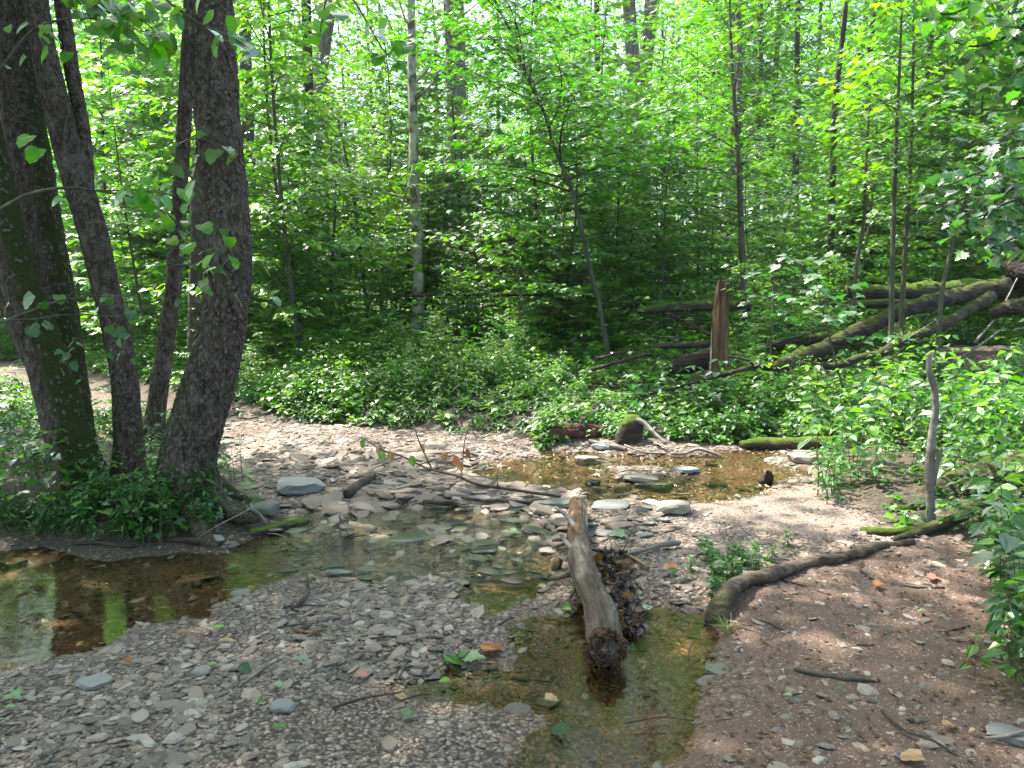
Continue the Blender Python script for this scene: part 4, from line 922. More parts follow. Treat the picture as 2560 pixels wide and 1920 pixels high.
# the snag
rt = link('snag', None); b0 = PG(1553, 868); dS = 8.95; rt.location = (b0[0], dS, H(b0[0], dS)); tag(rt, 'broken upright dead trunk stripped to orange brown wood', 'snag')
def snag_disp(b, th, t):
    d = .10*noise3(np.cos(th)*3, np.sin(th)*3, b[..., 2]*.8)+.05*noise3(np.cos(th)*9, np.sin(th)*9, b[..., 2]*1.5)+.03*fbm(b[..., 0]*30, b[..., 1]*30, b[..., 2]*5)
    return d-.85*sst((t-.80-.12*noise3(np.cos(th)*3, np.sin(th)*3, 8.))/.14)*np.clip(.5+1.2*noise3(np.cos(th)*3.5, np.sin(th)*3.5, 4.0), 0, 1)
W('trunk', None, None, lineD([(1552,885,dS,48),(1553,840,dS,42),(1554,780,dS,39),(1555,720,dS,36),(1558,660,dS,32),(1561,625,dS,28),(1562,605,dS,20)]), 'snag', 15, 40, 120, parent=rt, rough=snag_disp)
g = Geo(); tp = px_line([(1561,628,dS,28)])[0]
for q in range(16):
    a = rng.uniform(0, 6.28); rr_ = tp[3]*rng.uniform(.5, .95); q0 = np.array([tp[0]+rr_*math.cos(a), tp[1]+rr_*math.sin(a), tp[2]-.25])-np.array(rt.location); hh2 = rng.uniform(.15, .42)
    tube(g, [q0, q0+[0, 0, hh2*.6], q0+[rng.normal(0, .01), rng.normal(0, .01), hh2]], [rng.uniform(.012, .022), .012, .002], 5, 0)
link('splinters', g.mesh('splinters', M['snag'], False), rt)
W('sunlit_edge', None, None, lineD([(1536,830,dS-.02,7),(1537,780,dS-.02,8),(1539,735,dS-.02,7),(1541,700,dS-.02,4)]), 'snag_pale', 16, 8, 30, .2, 20, parent=rt)  # sunlight on the snag's left side, put in as a pale strip
# dead trunks at left
def dead_tree(label, pts, mat, seed, sides, rings, amp):
    l_ = px_line(pts); r_ = link('dead_tree', None, loc=tuple(l_[0, :3])); tag(r_, label, 'dead tree')
    wood('trunk', None, None, l_, mat, seed, sides, rings, amp, 6, parent=r_, rough=lambda b, th, t: bark_disp(seed, amp, 6)(b, th, t)-.6*sst((t-.9)/.1)*np.clip(.5+noise3(np.cos(th)*3, np.sin(th)*3, 4.), 0, 1))
dead_tree('cream coloured barkless dead trunk beyond the path at left', ([(166,745,14.5,16),(166,690,14.5,16),(165,620,14.5,14),(166,560,14.5,13),(168,512,14.5,11)]), 'snag_pale', 17, 16, 60, .12)
dead_tree('crumbling brown dead trunk behind the gap in the clump', ([(420,760,9.5,32),(422,640,9.5,28),(424,540,9.5,26),(426,440,9.5,27),(428,380,9.5,24),(432,345,9.5,14)]), 'stick_dark', 18, 20, 90, .18)

# fallen wood of the right thicket
W('fallen_limb', 'long wavy bare limb sweeping across in front of the dark thicket at right', 'limb', lineD([(1385,856,8.4,6),(1434,843,8.5,8),(1512,824,8.6,9),(1575,806,8.6,11),(1626,794,8.6,13),(1670,796,8.6,13),(1714,788,8.7,14),(1759,789,8.7,15),(1806,791,8.7,18),(1854,774,8.8,18),(1904,762,8.9,21),(1955,733,9.1,20),(2018,712,9.4,22),(2091,670,9.8,24),(2140,640,10.2,26)]), 'log_halfmoss', 20, 16, 200, .2, 8)
W('fallen_limb', 'short forked twig end rising from the long wavy limb beside the snag', 'limb', lineD([(1640,798,8.58,10),(1622,782,8.55,7),(1600,774,8.5,5),(1575,768,8.5,3)]), 'stick_dark', 21, 8, 20)
W('fallen_tree', 'thick fallen trunk slanting up to the right out of a mossy foot', 'log', lineD([(1600,884,9.2,34),(1612,860,9.2,40),(1640,822,9.3,36),(1700,784,9.5,34),(1781,752,9.8,34),(1860,714,10.1,34),(1939,676,10.5,34),(2050,642,11,34),(2176,616,11.4,32)]), 'log_halfmoss', 22, 28, 200, .24, 6)
W('fallen_tree', 'highest fallen trunk at right with yellow green moss along its top', 'log', lineD([(1830,634,11.8,36),(1900,633,11.8,40),(2000,630,11.8,42),(2100,625,11.8,44),(2212,618,11.8,46),(2300,612,11.8,46)]), 'log_moss', 23, 28, 150, .25, 5)
W('fallen_log', 'thin mossy log under the highest fallen trunk', 'log', lineD([(1840,658,11.2,18),(1900,656,11.2,20),(1960,656,11.2,20),(2020,660,11.2,16)]), 'log_moss', 24, 14, 40)
W('fallen_log', 'mossy log lying level behind the thick slanting trunk', 'log', lineD([(1660,745,10.6,18),(1720,738,10.6,22),(1790,728,10.6,22),(1850,722,10.6,18)]), 'log_moss', 25, 14, 40)
W('root_plate', 'torn up root mass at the right edge above the mossy trunk', 'root', lineD([(2170,566,11.6,24),(2200,590,11.5,44),(2240,600,11.4,60),(2290,610,11.4,60)]), 'log_dark', 26, 24, 50, .3, 5)
W('fallen_log', 'pale weathered log catching light at the right edge', 'log', lineD([(2140,678,10.5,22),(2180,666,10.4,34),(2212,660,10.3,36),(2260,655,10.3,36)]), 'log_halfmoss', 27, 16, 40)
W('fallen_log', 'black broken log just left of the snag, level with its middle', 'log', lineD([(1412,748,9.8,9),(1440,747,9.8,13),(1490,745,9.8,14),(1540,740,9.8,14)]), 'log_dark', 28, 12, 40, .15)
W('fallen_log', 'heavy black log end low on the left side of the snag', 'log', lineD([(1440,800,9.4,26),(1470,790,9.4,40),(1510,778,9.4,42),(1550,768,9.5,42)]), 'log_dark', 29, 20, 40, .12)
W('fallen_log', 'dark mossy log crossing behind the top of the snag', 'log', lineD([(1380,672,11.4,14),(1434,665,11.4,20),(1500,661,11.4,24),(1560,660,11.4,24),(1620,664,11.4,20)]), 'log_moss', 30, 14, 50)
W('fallen_limb', 'very long thin dark limb lying level behind the leaning sapling', 'limb', lineD([(850,642,12.4,4),(905,638,12.4,7),(956,635,12.4,8),(1041,637,12.4,9),(1110,637,12.4,7),(1171,635,12.4,10),(1256,635,12.4,12),(1331,649,12.4,15),(1391,660,12.3,13),(1469,664,12.2,12)]), 'log_dark', 31, 10, 120, .12, 6)
W('fallen_limb', 'arched black branch above the herbs at the foot of the leaning sapling', 'limb', lineD([(1031,792,10.6,5),(1081,780,10.6,8),(1130,776,10.6,9),(1180,778,10.6,9),(1231,790,10.6,9),(1281,804,10.6,8)]), 'log_dark', 32, 10, 60, .12, 6)
W('fallen_limb', 'slanting thin dark branch running down toward the snag', 'limb', lineD([(1440,676,10.4,5),(1480,694,10.2,6),(1540,727,10,7)]), 'log_dark', 33, 8, 20)
W('fallen_log', 'low mossy log under the leaves beyond the gravel bar at left', 'log', lineD([(560,812,10.2,14),(610,806,10.2,20),(680,800,10.2,20),(740,800,10.2,14)]), 'log_moss', 34, 14, 40)
W('fallen_limb', 'dark leaning branch lying uphill behind the herbs left of the arched branch', 'limb', lineD([(1020,880,9.4,5),(1100,850,9.8,6),(1200,830,10.2,6),(1290,812,10.6,5)]), 'stick_dark', 35, 8, 30)
W('fallen_limb', 'dead thin stick leaning in the herbs left of the snag', 'limb', lineD([(1396,864,8.6,4),(1440,842,8.7,4),(1500,828,8.7,4),(1540,818,8.8,3)]), 'driftwood', 36, 6, 20)

# wood along the far waterline
W('rotten_log', 'dark red brown decayed log at the far edge of the water', 'log', g_line([(1172,950,0,22),(1190,950,0,32),(1230,946,0,34),(1270,942,0,32),(1302,938,0,22)]), 'rot_red', 40, 26, 70, .20, 8)
rt = link('mossy_stump', None); ps = PG(1366, 955); rt.location = tuple(ps); tag(rt, 'rounded stump root capped with yellow green moss behind the red rotten log', 'stump')
W('root_mass', None, None, lineD([(1352,962,ps[1],60),(1358,940,ps[1],56),(1366,920,ps[1],50),(1376,906,ps[1]+.05,30)]), 'log_moss', 41, 26, 40, .28, 6, parent=rt)
W('root_arm', None, None, lineD([(1376,908,ps[1]-.05,14),(1392,914,ps[1]-.1,10),(1412,934,ps[1]-.2,8),(1438,958,ps[1]-.3,7)]), 'driftwood', 42, 10, 30, parent=rt)
W('tree_stub', 'short pale grey stub leaning out of the leaves at the far waterline', 'stump', lineD([(1516,968,7.6,20),(1522,952,7.65,24),(1534,936,7.75,22),(1546,922,7.9,20)]), 'driftwood', 43, 18, 40, .12)
W('fallen_log', 'black log with a bright mossy top beside the upper pool', 'log', g_line([(1600,968,.02,18),(1640,968,.02,26),(1700,968,.02,28),(1760,966,.02,28),(1800,962,.02,26)]), 'log_moss', 44, 24, 80, .12, 8)
W('fallen_log', 'thinner dark log lying just behind the moss topped black log', 'log', lineD([(1634,956,7.9,16),(1700,948,7.9,20),(1760,940,7.9,20),(1840,938,7.9,18),(1900,942,7.8,14)]), 'log_dark', 45, 16, 70, .14, 8)
W('stick', 'pale speckled stick propped on the dark logs, leaning right', 'stick', lineD([(1848,936,7.5,8),(1862,958,7.3,9),(1882,984,7.1,8)]), 'bark_pale', 46, 8, 20)
W('stick', 'short pale stick standing against the moss topped log', 'stick', lineD([(1836,938,7.4,6),(1836,960,7.3,7),(1838,982,7.2,5)]), 'bark_pale', 47, 8, 16)
W('stick', 'light grey branch piece beside the rounded blue grey cobble', 'stick', g_line([(1273,957,.02,9),(1300,963,.02,9),(1330,970,.02,10),(1353,976,0,9)]), 'driftwood', 48, 10, 30)
W('stick', 'thin branch bending into the water behind the pale rocks', 'stick', g_line([(1349,963,.05,5),(1380,978,.03,5),(1400,983,.02,5),(1440,986,0,5)]), 'driftwood', 49, 7, 30)
W('stick', 'thin bare stick with an upturned fork lying in the upper pool', 'stick', g_line([(1450,985,.02,6),(1480,982,.03,6),(1506,977,.04,7),(1530,982,.03,7),(1558,992,.01,6)]), 'driftwood', 50, 8, 30)
W('stick', 'split dark branch bridging stones left of the log', 'stick', g_line([(998,1080,.05,9),(1040,1086,.05,11),(1090,1091,.04,11),(1130,1091,.03,9),(1160,1090,.02,7)]), 'stick_dark', 51, 10, 40, .2)
W('stick', 'thin reddish stick under the split dark branch', 'stick', g_line([(1060,1108,.02,4),(1110,1101,.02,4),(1160,1092,.02,3)]), 'stick_dark', 52, 6, 20)
W('stick', 'charred looking black branch end across the riffle stones', 'stick', g_line([(915,1090,.05,8),(950,1096,.05,14),(985,1104,.03,13),(1008,1117,.01,9)]), 'log_dark', 53, 12, 30, .15)
W('log_piece', 'short rough log piece lying on the far gravel bar', 'log', g_line([(750,1076,.02,22),(768,1060,.02,22),(788,1046,.02,19),(808,1033,.02,15)]), 'stick_dark', 54, 16, 40, .15)
W('mossy_log', 'dark mossy waterlogged piece beside the riffle below the tree roots', 'log', g_line([(540,1158,0,14),(570,1154,.0,22),(610,1146,.0,24),(662,1138,0,18)]), 'log_moss', 55, 18, 40, .15)
W('log_piece', 'pale orange brown branch piece lying behind the leaning mossy trunk', 'log', lineD([(200,932,6.6,22),(220,948,6.5,24),(246,976,6.4,22)]), 'rot_orange', 56, 14, 24)
W('stick', 'grey root curving down to the gravel beside the thickest trunk', 'root', g_line([(541,1094,.12,6),(548,1106,.10,8),(562,1120,.05,9),(575,1136,0,8)]), 'driftwood', 57, 9, 24)
W('stick', 'thin pale twig slanting over the creek edge under the tree clump', 'stick', lineD([(430,1160,4.3,2),(480,1130,4.4,3),(520,1110,4.5,3),(548,1094,4.6,3)]), 'driftwood', 58, 6, 20)
W('stick', 'curved brown stick lying on the near shingle beside the pool', 'stick', g_line([(629,1322,.0,9),(652,1304,.02,11),(664,1280,.03,10),(664,1252,.03,7)]), 'stick_dark', 59, 10, 30)
W('stick', 'straight dark stick lying across the muddy trail', 'stick', g_line([(1715,1456,.0,9),(1770,1463,.0,11),(1830,1473,.0,11),(1888,1483,.0,7)]), 'stick_dark', 60, 9, 30)
W('stick', 'long thin dark stick at the lower right of the trail', 'stick', g_line([(1904,1550,0,6),(1950,1578,.01,7),(2010,1606,.01,7),(2068,1638,0,5)]), 'stick_dark', 61, 8, 30)
W('stick', 'pale stick entering the picture at the lower right corner', 'stick', g_line([(2127,1611,.01,7),(2170,1596,.02,8),(2230,1582,.03,8)]), 'driftwood', 62, 8, 24)
W('stick', 'knobbly grey driftwood stick right of the log on the gravel', 'stick', g_line([(1338,1204,.01,5),(1394,1190,.02,9),(1430,1182,.03,13),(1466,1176,.02,12)]), 'driftwood', 63, 10, 40, .18)
W('stick', 'dark wet stick lying level right of the log', 'stick', g_line([(1279,1192,.01,7),(1320,1195,.01,9),(1356,1194,.01,6)]), 'stick_dark', 64, 8, 24)
W('wood_splinter', 'long orange wood splinter above the leaf debris', 'wood splinter', g_line([(1351,1203,.02,7),(1375,1216,.02,9),(1402,1229,.01,6)]), 'rot_orange', 65, 6, 14)
W('stick', 'black pointed snag end poking out of the upper pool', 'stump', g_line([(1640,1050,.0,16),(1655,1042,.02,24),(1660,1030,.08,16),(1657,1018,.14,4)]), 'log_dark', 66, 12, 30, .3)
for q_, (pp, lab) in enumerate([([(1859,1235),(1880,1250),(1901,1262)], 'short dark twig on the trail nearest the arching root'), ([(1946,1272),(1990,1274),(2040,1272)], 'level thin twig across the upper trail'),
        ([(1689,1261),(1730,1270),(1779,1284)], 'dark twig lying beside the arching root'), ([(1556,1362),(1600,1368),(1652,1380)], 'thin black twig beside the grass tuft'), ([(1630,1345),(1660,1358),(1700,1372)], 'short black twig above the thin black one at the grass tuft'),
        ([(2094,1360),(2060,1366),(2035,1372)], 'faint twig near the right hand plants'), ([(1850,1395),(1870,1400),(1890,1402)], 'tiny dark twig in the middle of the trail')]):
    W('twig', lab, 'twig', g_line([(a, b_, 0, 5-(i_ == 2)*2) for i_, (a, b_) in enumerate(pp)]), 'stick_dark', 80+q_, 6, 14, group='twigs on the trail')
for q_, (a, b_, c_, d_, lab) in enumerate([(632,1362,688,1372,'longest orange wood shard on the near shingle'),(640,1372,672,1356,'orange shard crossing over the longest one'),(662,1382,704,1364,'reddish shard beside the dark block of wood')]):
    W('wood_shard', lab, 'wood shard', g_line([(a, b_, .01, 6), ((a+c_)/2, (b_+d_)/2, .015, 9), (c_, d_, .01, 5)]), 'rot_orange', 90+q_, 5, 8, group='orange wood shards')
W('wood_chip', 'orange brown slab of bark upright in the water left of the log', 'wood chip', lineD([(1196,1232,3.95,14),(1199,1224,3.95,24),(1201,1212,3.97,26),(1202,1204,3.98,16)]), 'rot_orange', 95, 9, 14, .25, 20)

W('stick', 'dark wet branch lying on the bank left of the leaning mossy trunk', 'branch', g_line([(40,1122,.0,12),(80,1112,.02,18),(128,1098,.03,16)]), 'log_dark', 67, 10, 24, .15)
W('root', 'dark root running along the waterline under the tree clump', 'root', g_line([(330,1168,0,8),(390,1176,.0,14),(440,1180,.01,16),(480,1180,0,10)]), 'log_dark', 68, 10, 30, .15)
W('root', 'thin dark root over the low bank at the far left', 'root', g_line([(150,1180,0,5),(210,1176,.01,8),(270,1184,.0,7),(310,1182,0,4)]), 'log_dark', 69, 8, 30, .15)
# branch with withered leaves over the stones
rt = link('fallen_branch', None); pb = PZ(1214, 1073, .03); rt.location = tuple(pb); tag(rt, 'long bare branch with a few withered yellow leaves lying over the riffle stones', 'branch')
def zl(pts): return np.array([[*PZ(a, b_, z), w_*PZ(a, b_, z)[1]/F/2] for a, b_, z, w_ in pts])
W('stem', None, None, zl([(787,948,.30,2.5),(825,972,.24,3.5),(866,985,.20,4),(925,1012,.15,5),(988,1028,.12,6),(1031,1046,.09,6.5),(1116,1059,.06,7),(1218,1074,.04,7)]), 'stick_dark', 97, 7, 60, .08, parent=rt)
for pts in ([(932,1012,.14,4),(915,975,.25,3),(903,948,.33,3),(892,915,.40,2),(882,893,.46,1.5)], [(996,1030,.12,4),(1000,990,.22,3),(1004,953,.33,2.5),(1015,911,.45,2)], [(1076,1052,.08,3),(1074,1030,.15,2),(1078,1005,.22,1.5)], [(905,1004,.17,3),(945,990,.20,2.4),(975,975,.25,2)]):
    W('side_twig', None, None, zl(pts), 'stick_dark', 98, 5, 20, .05, parent=rt)
for q_, (a, b_) in enumerate([(789,950),(821,960),(826,974),(845,976),(890,984),(964,976),(982,984),(994,995),(1010,968),(914,958)]):
    g = Geo(); p = PZ(a, b_, .28 if q_ < 4 else .24); leaves(g, 'ovate', [p-pb], [[rng.normal(0, .3), rng.normal(0, .3), -1]], [[rng.normal(0, .6), -1, .2]], [.095])
    link('leaf', g.mesh('leaf', M['f_tan' if q_ % 2 else ('f_lime' if q_ in (0, 2, 4) else 'f_orange')]), rt)

# ---------------------------------------------------------------- fallen leaves
FL = [(985,1440,62,'tulip','f_green','big green lobed leaf on the near shingle, left of its paler partner'),(1028,1442,58,'maple','f_pale','big pale green leaf on the shingle, right one of the large pair'),(995,1420,34,'maple','f_green','smaller green leaf on top of the large pair'),
 (1226,1322,34,'ovate','f_lime','bright green leaf left of the log'),(886,1558,40,'maple','f_green','green maple leaf alone on the near gravel'),(602,1590,40,'ovate','f_green','green leaf below the angular pale stone'),(568,1540,26,'maple','f_green','small green leaf left of the angular pale stone'),
 (503,1258,36,'ovate','f_green','green leaf floating at the edge of the left pool'),(530,1455,50,'ovate','f_dark','dark green glossy leaf on the shingle'),(608,1490,28,'maple','f_pale','pale leaf turned underside up on the shingle'),(456,1452,26,'ovate','f_lime','yellow green leaf beside the upright pale stone'),
 (470,1374,36,'narrow','f_lime','narrow bright green leaf on the left shingle'),(34,1525,44,'maple','f_pale','yellowish green leaf near the left edge'),(24,1550,30,'ovate','f_pale','small pale green leaf under the yellowish one at the left edge'),(1332,1165,46,'maple','f_pale','pale green leaf lying on gravel just right of the log'),
 (1058,1216,26,'ovate','f_green','small green leaf in the riffle water'),(1400,1334,30,'maple','f_white','bleached white leaf at the edge of the near pool'),(720,1343,32,'ovate','f_green','green leaf beside the orange wood shards'),(1240,1282,20,'ovate','f_green','tiny green leaf above the bright one left of the log'),
 (1208,1612,62,'ovate','f_dark','submerged dark green leaf in the near pool'),(1066,1415,62,'tulip','f_orange','orange brown leaf on the gravel above the near pool'),(1192,1533,36,'tulip','f_tan','tan leaf above the blue grey stone'),(868,1522,50,'narrow','f_tan','folded tan leaf on the near gravel'),
 (826,1520,30,'ovate','f_orange','brown leaf next to the folded tan one'),(400,1378,30,'ovate','f_orange','orange leaf on the left shingle'),(492,1395,42,'narrow','f_tan','pale orange leaf on the left shingle'),(280,1437,26,'ovate','f_orange','rust coloured leaf on the left shingle'),
 (2053,1578,54,'ovate','f_tan','big tan leaf on the lower right of the trail'),(2098,1592,24,'ovate','f_tan','small curled tan leaf right of the big one'),(1965,1655,60,'tulip','f_tan','tan leaf cut by the bottom edge of the picture'),(2018,1262,34,'maple','f_pink','orange red maple leaf on the upper trail'),
 (1899,1276,30,'maple','f_orange','orange leaf beside the pale stone on the upper trail'),(1851,1415,32,'narrow','f_white','small white leaf in the middle of the trail'),(1830,1604,20,'ovate','f_pale','round pale leaf at the bottom of the trail'),(1450,1245,34,'ovate','f_green','green leaf right of the leaf debris'),
 (1478,1262,24,'ovate','f_pale','small pale leaf right of the leaf debris'),(778,1470,40,'maple','f_pink','pinkish dead leaf on the near gravel'),(1445,1232,36,'tulip','f_orange','faded orange leaf above the green one right of the log'),(655,1440,30,'ovate','f_pale','pale green leaf by the dark glossy one'),
 (60,1310,60,'narrow','f_green','long bright green leaf floating in the left pool'),(215,1245,36,'narrow','f_pale','slim pale leaf floating in the left pool'),(1112,1165,26,'maple','f_pale','pale leaf caught behind the oval grey stone'),(1320,1276,26,'maple','f_pink','pink brown leaf on top of the leaf debris'),
 (960,1500,30,'ovate','f_lime','yellow green leaf below the large green pair'),(1120,1245,30,'ovate','f_green','green leaf in the water left of the orange bark slab'),(700,1395,26,'ovate','f_pale','small pale leaf below the orange wood shards'),(1700,1520,26,'ovate','f_pale','small pale green leaf on the left side of the trail'),(1815,1500,22,'ovate','f_green','little green leaf below the straight dark stick'),
 (1990,1335,30,'narrow','f_pale','pale green slim leaf in the middle of the upper trail'),(1920,1365,22,'ovate','f_green','small green leaf above the trail centre'),(2150,1415,40,'ovate','f_lime','lime leaf on the ground under the right hand plants')]
for px, py, wp, kd, mt, lab in FL:
    p = PG(px, py); g = Geo(); s_ = .85*wp*p[1]/F*(1.0 if kd != 'narrow' else 1.1); a = rng.uniform(-.6, .6)+(0 if rng.uniform() < .5 else math.pi)
    leaves(g, kd, [[-math.cos(a)*s_/2, -math.sin(a)*s_/2, 0]], [[math.cos(a), math.sin(a), rng.normal(.05, .12)]], [[rng.normal(0, .22), rng.normal(0, .22)-.15, 1]], [s_])
    o = link('fallen_leaf', g.mesh('fallen_leaf', M[mt]), loc=(p[0], p[1], max(H(p[0], p[1]), -.0)+.022)); tag(o, lab, 'leaf', 'fallen leaves')
# tiny litter and chips on the trail
n = 16000; y = np.sqrt(rng.uniform(4, 60, n)); x = rng.uniform(-.75, .75, n)*y; k_ = (sdist(x, y, TRAIL) < .2)|((sdist(x, y, OPEN) < .5) & (rng.uniform(0, 1, n) < .10)); x, y = x[k_], y[k_]; n = len(x)
z = np.maximum(height(x, y), 0)+.008; g = Geo(); a = rng.uniform(0, 6.28, n)
leaves(g, 'hex', np.stack([x, y, z], -1), np.stack([np.cos(a), np.sin(a), rng.normal(0, .1, n)], -1), np.stack([rng.normal(0, .25, n), rng.normal(0, .25, n), np.ones(n)], -1), rng.uniform(.006, .026, n))
tag(link('leaf_litter', g.mesh('leaf_litter', M['leaf_litter'])), 'tiny scraps of dead leaves and bark strewn over the mud and gravel', 'litter', kind='stuff')

# ---------------------------------------------------------------- plants that can be told apart
def plant_proto(name, h, nodes, leaf, kind, mat, seed, lean=.15, stems=1, spread=.1):
    rg = np.random.default_rng(seed); root = link(name, None); gs = Geo(); gl = Geo()
    for s_ in range(stems):
        a = rg.uniform(0, 6.28); lx, ly = math.cos(a)*lean*h, math.sin(a)*lean*h; ox, oy = rg.normal(0, spread, 2)*(stems > 1); hs = h*rg.uniform(.65, 1.05)
        t = np.linspace(0, 1, 7); st = np.stack([ox+lx*t**1.6, oy+ly*t**1.6, t*hs-.02], -1); tube(gs, st, .0028*(1.3-t), 5, 0, False)
        for q in range(nodes):
            u = .28+.72*q/(nodes-1); c = np.array([np.interp(u, t, st[:, k_]) for k_ in range(3)]); a0 = q*1.57+rg.normal(0, .3)
            npr = 2 if q < nodes-1 else 4
            for m_ in range(npr):
                aa = a0+m_*2*math.pi/npr+rg.normal(0, .2); pl = leaf*rg.uniform(.15, .4); up_ = rg.uniform(.1, .6)
                pe = c+np.array([math.cos(aa)*pl, math.sin(aa)*pl, pl*up_]); tube(gs, [c, pe], [.0014, .001], 3, 0, False)
                leaves(gl, kind, [pe], [[math.cos(aa), math.sin(aa), rg.normal(-.18, .2)]], [[rg.normal(0, .3), rg.normal(0, .3), 1]], [leaf*(.88-.25*(q == nodes-1)-.2*(q == 0))*rg.uniform(.8, 1.15)])
    link('stem', gs.mesh('stem', M['stem_green'], True), root); link('foliage', gl.mesh('foliage', M[mat]), root)
    return root
PB = [plant_proto('broadleaf_plant', h_, nd, lf_, kd, mt, 700+i, stems=st_, spread=.09) for i, (h_, nd, lf_, kd, mt, st_) in enumerate([(.62,5,.125,'ovate','leaf_herb',2),(.48,4,.115,'ovate','leaf_mid',2),(.75,6,.12,'ovate','leaf_bright',2),(.40,4,.10,'ovate','leaf_herb',3),(.55,5,.14,'ovate','leaf_cool',2)])]
PS = [plant_proto('small_plant', h_, nd, lf_, kd, mt, 720+i, stems=st_, spread=.05) for i, (h_, nd, lf_, kd, mt, st_) in enumerate([(.26,4,.065,'ovate','leaf_herb',3),(.20,3,.06,'ovate','leaf_cool',4),(.30,4,.075,'narrow','leaf_herb',3),(.15,3,.05,'maple','leaf_mid',3)])]
def place(proto, p, sc, label, group):
    o = proto if proto.name not in used else copy_tree(proto); used.add(proto.name); used.add(o.name)
    o.location = (p[0], p[1], max(H(p[0], p[1]), 0)); o.rotation_euler = (rng.normal(0, .08), rng.normal(0, .08), rng.uniform(0, 6.28)); o.scale = (sc, sc, sc)
    tag(o, label, 'plant', group)
place(PB[2], PG(1762, 1000), 1.1, 'lone tall leafy plant lit bright green in front of the mossy fallen logs', None)
n_ = 0
while n_ < 150:                   # right bank
    y = rng.uniform(4.3, 8.6); x = rng.uniform(1.2, .78*y+.4); 
    d_ = sdist([x], [y], OPEN)[0]
    if d_ < .12 or (y < 5.2 and d_ < .4): continue
    place(PB[int(rng.integers(5))], (x, y), rng.uniform(.65, 1.15)*(1 if y > 5.4 else .7), 'broad leaved green plant in the thick bank of leaves behind the standing stick' if x < .5*y else 'broad leaved green plant at the right edge of the leafy bank', 'leafy plants of the right bank'); n_ += 1
for q_, (px, py, sc, k_) in enumerate([(2150,1250,.8,0),(2195,1215,.7,1),(2160,1310,.7,3),(2200,1380,.75,4),(2185,1445,.7,3),(2150,1480,.55,1),(2215,1500,.7,0),(2230,1330,.9,2),(2120,1215,.5,3),(2205,1180,.8,2),(2175,1350,.5,3),(2240,1420,.9,0),(2165,1165,.6,1),(2100,1165,.45,3),(2050,1150,.5,1),(2000,1140,.4,3),(2210,1270,.9,4),(2235,1250,1.0,2),(2190,1300,.7,0),(2225,1360,.9,4),(2180,1400,.6,1),(2230,1460,.8,2),(2205,1330,.8,0),(2170,1230,.7,4),(2250,1390,1.0,4),(2140,1190,.6,0),(2200,1420,.6,3),(2240,1520,.8,1)]):
    place(PB[k_], PG(px, py), sc, 'leafy plant leaning over the right side of the muddy trail', 'plants along the right side of the trail')
for q_ in range(34):
    place(PS[int(rng.integers(4))], PG(rng.uniform(-10, 330), rng.uniform(1095, 1165)), rng.uniform(.45, .8), 'tiny leafy plant on the dark low bank below the tree clump', 'tiny plants on the bank under the clump')
for q_ in range(46):
    px = rng.uniform(150, 480); py = rng.uniform(1085, 1172) if px > 210 else rng.uniform(1085, 1150)
    place(PS[int(rng.integers(3))], PG(px, py), rng.uniform(.7, 1.15), 'small leafy plant crowded at the foot of the tree clump', 'plants at the foot of the tree clump')
for px, py, sc in [(452,1085,1.6),(500,1040,1.1),(320,1010,1.3),(340,1060,1.2),(205,1010,1.4),(190,1060,1.2)]:
    place(PS[2], PG(px, py), sc, 'taller sprig of slim leaves beside the trunks of the clump', 'sprigs between the trunks')
for q_ in range(22):
    px = rng.uniform(-20, 130); py = rng.uniform(930, 1150)
    place(PB[int(rng.integers(5))] if rng.uniform() < .4 else PS[int(rng.integers(4))], PG(px, py), rng.uniform(.6, .95), 'leafy plant on the shaded bank at the left edge', 'plants on the left bank')
for q_ in range(26):
    px = rng.normal(1590, 62); py = rng.normal(1232, 30)
    if not (1480 < px < 1720 and 1180 < py < 1300): continue
    place(PS[3], PG(px, py), rng.uniform(.5, .9), 'tiny seedling growing on the gravel behind the arching root', 'seedlings behind the arching root')
for q_ in range(16):
    px = rng.uniform(1560, 1860); py = rng.uniform(1010, 1110) if px > 1780 else rng.uniform(930, 960)
    place(PS[int(rng.integers(4))], PG(px, py), rng.uniform(.8, 1.5), 'small plant along the water side of the right bank', 'small plants along the right waterline')
# grass tuft
g = Geo(); pg = PG(1572, 1372)
for q in range(70):
    a = rng.uniform(0, 6.28); L_ = rng.uniform(.06, .15); s = np.linspace(0, 1, 5); o_ = rng.normal(0, .012, 2)
    st = np.stack([o_[0]+math.cos(a)*L_*.75*s**1.5, o_[1]+math.sin(a)*L_*.75*s**1.5, L_*(s-.55*s**2.2)], -1); tube(g, st, .0014*(1.15-s), 3, int(q % 2), False)
tag(link('grass_tuft', g.mesh('grass_tuft', [M['f_tan'], M['f_lime']]), loc=tuple(pg)), 'tuft of straw and green grass at the foot of the arching root', 'grass tuft')

# ---------------------------------------------------------------- near overhanging branches
def hang(label, lines, lf, size, kind, mat, seed, bark='bark_green'):
    rg = np.random.default_rng(seed); root = link('overhanging_branch', None); org = PD(*lines[0][0][:3]); root.location = tuple(org); tag(root, label, 'branch')
    g = Geo()
    for l_ in lines:
        c = catmull(px_line(l_), 30); c[:, :3] -= org; tube(g, c[:, :3], c[:, 3], 6, 0, False)
    link('twigs', g.mesh('twigs', M[bark], True), root); g = Geo()
    for it in lf:
        px, py, d = it[:3]; p = PD(px, py, d)-org; a = rg.uniform(0, 6.28)
        dd = [math.cos(a)*.7, math.sin(a)*.7, -.55+rg.normal(0, .2)]; nn_ = [rg.normal(0, .35), rg.normal(0, .35)-.35, .9]
        leaves(g, kind, [p-np.array(dd)*size*.4], [dd], [nn_], [size*rg.uniform(.5, .95)])
    link('foliage', g.mesh('foliage', M[mat]), root); return root
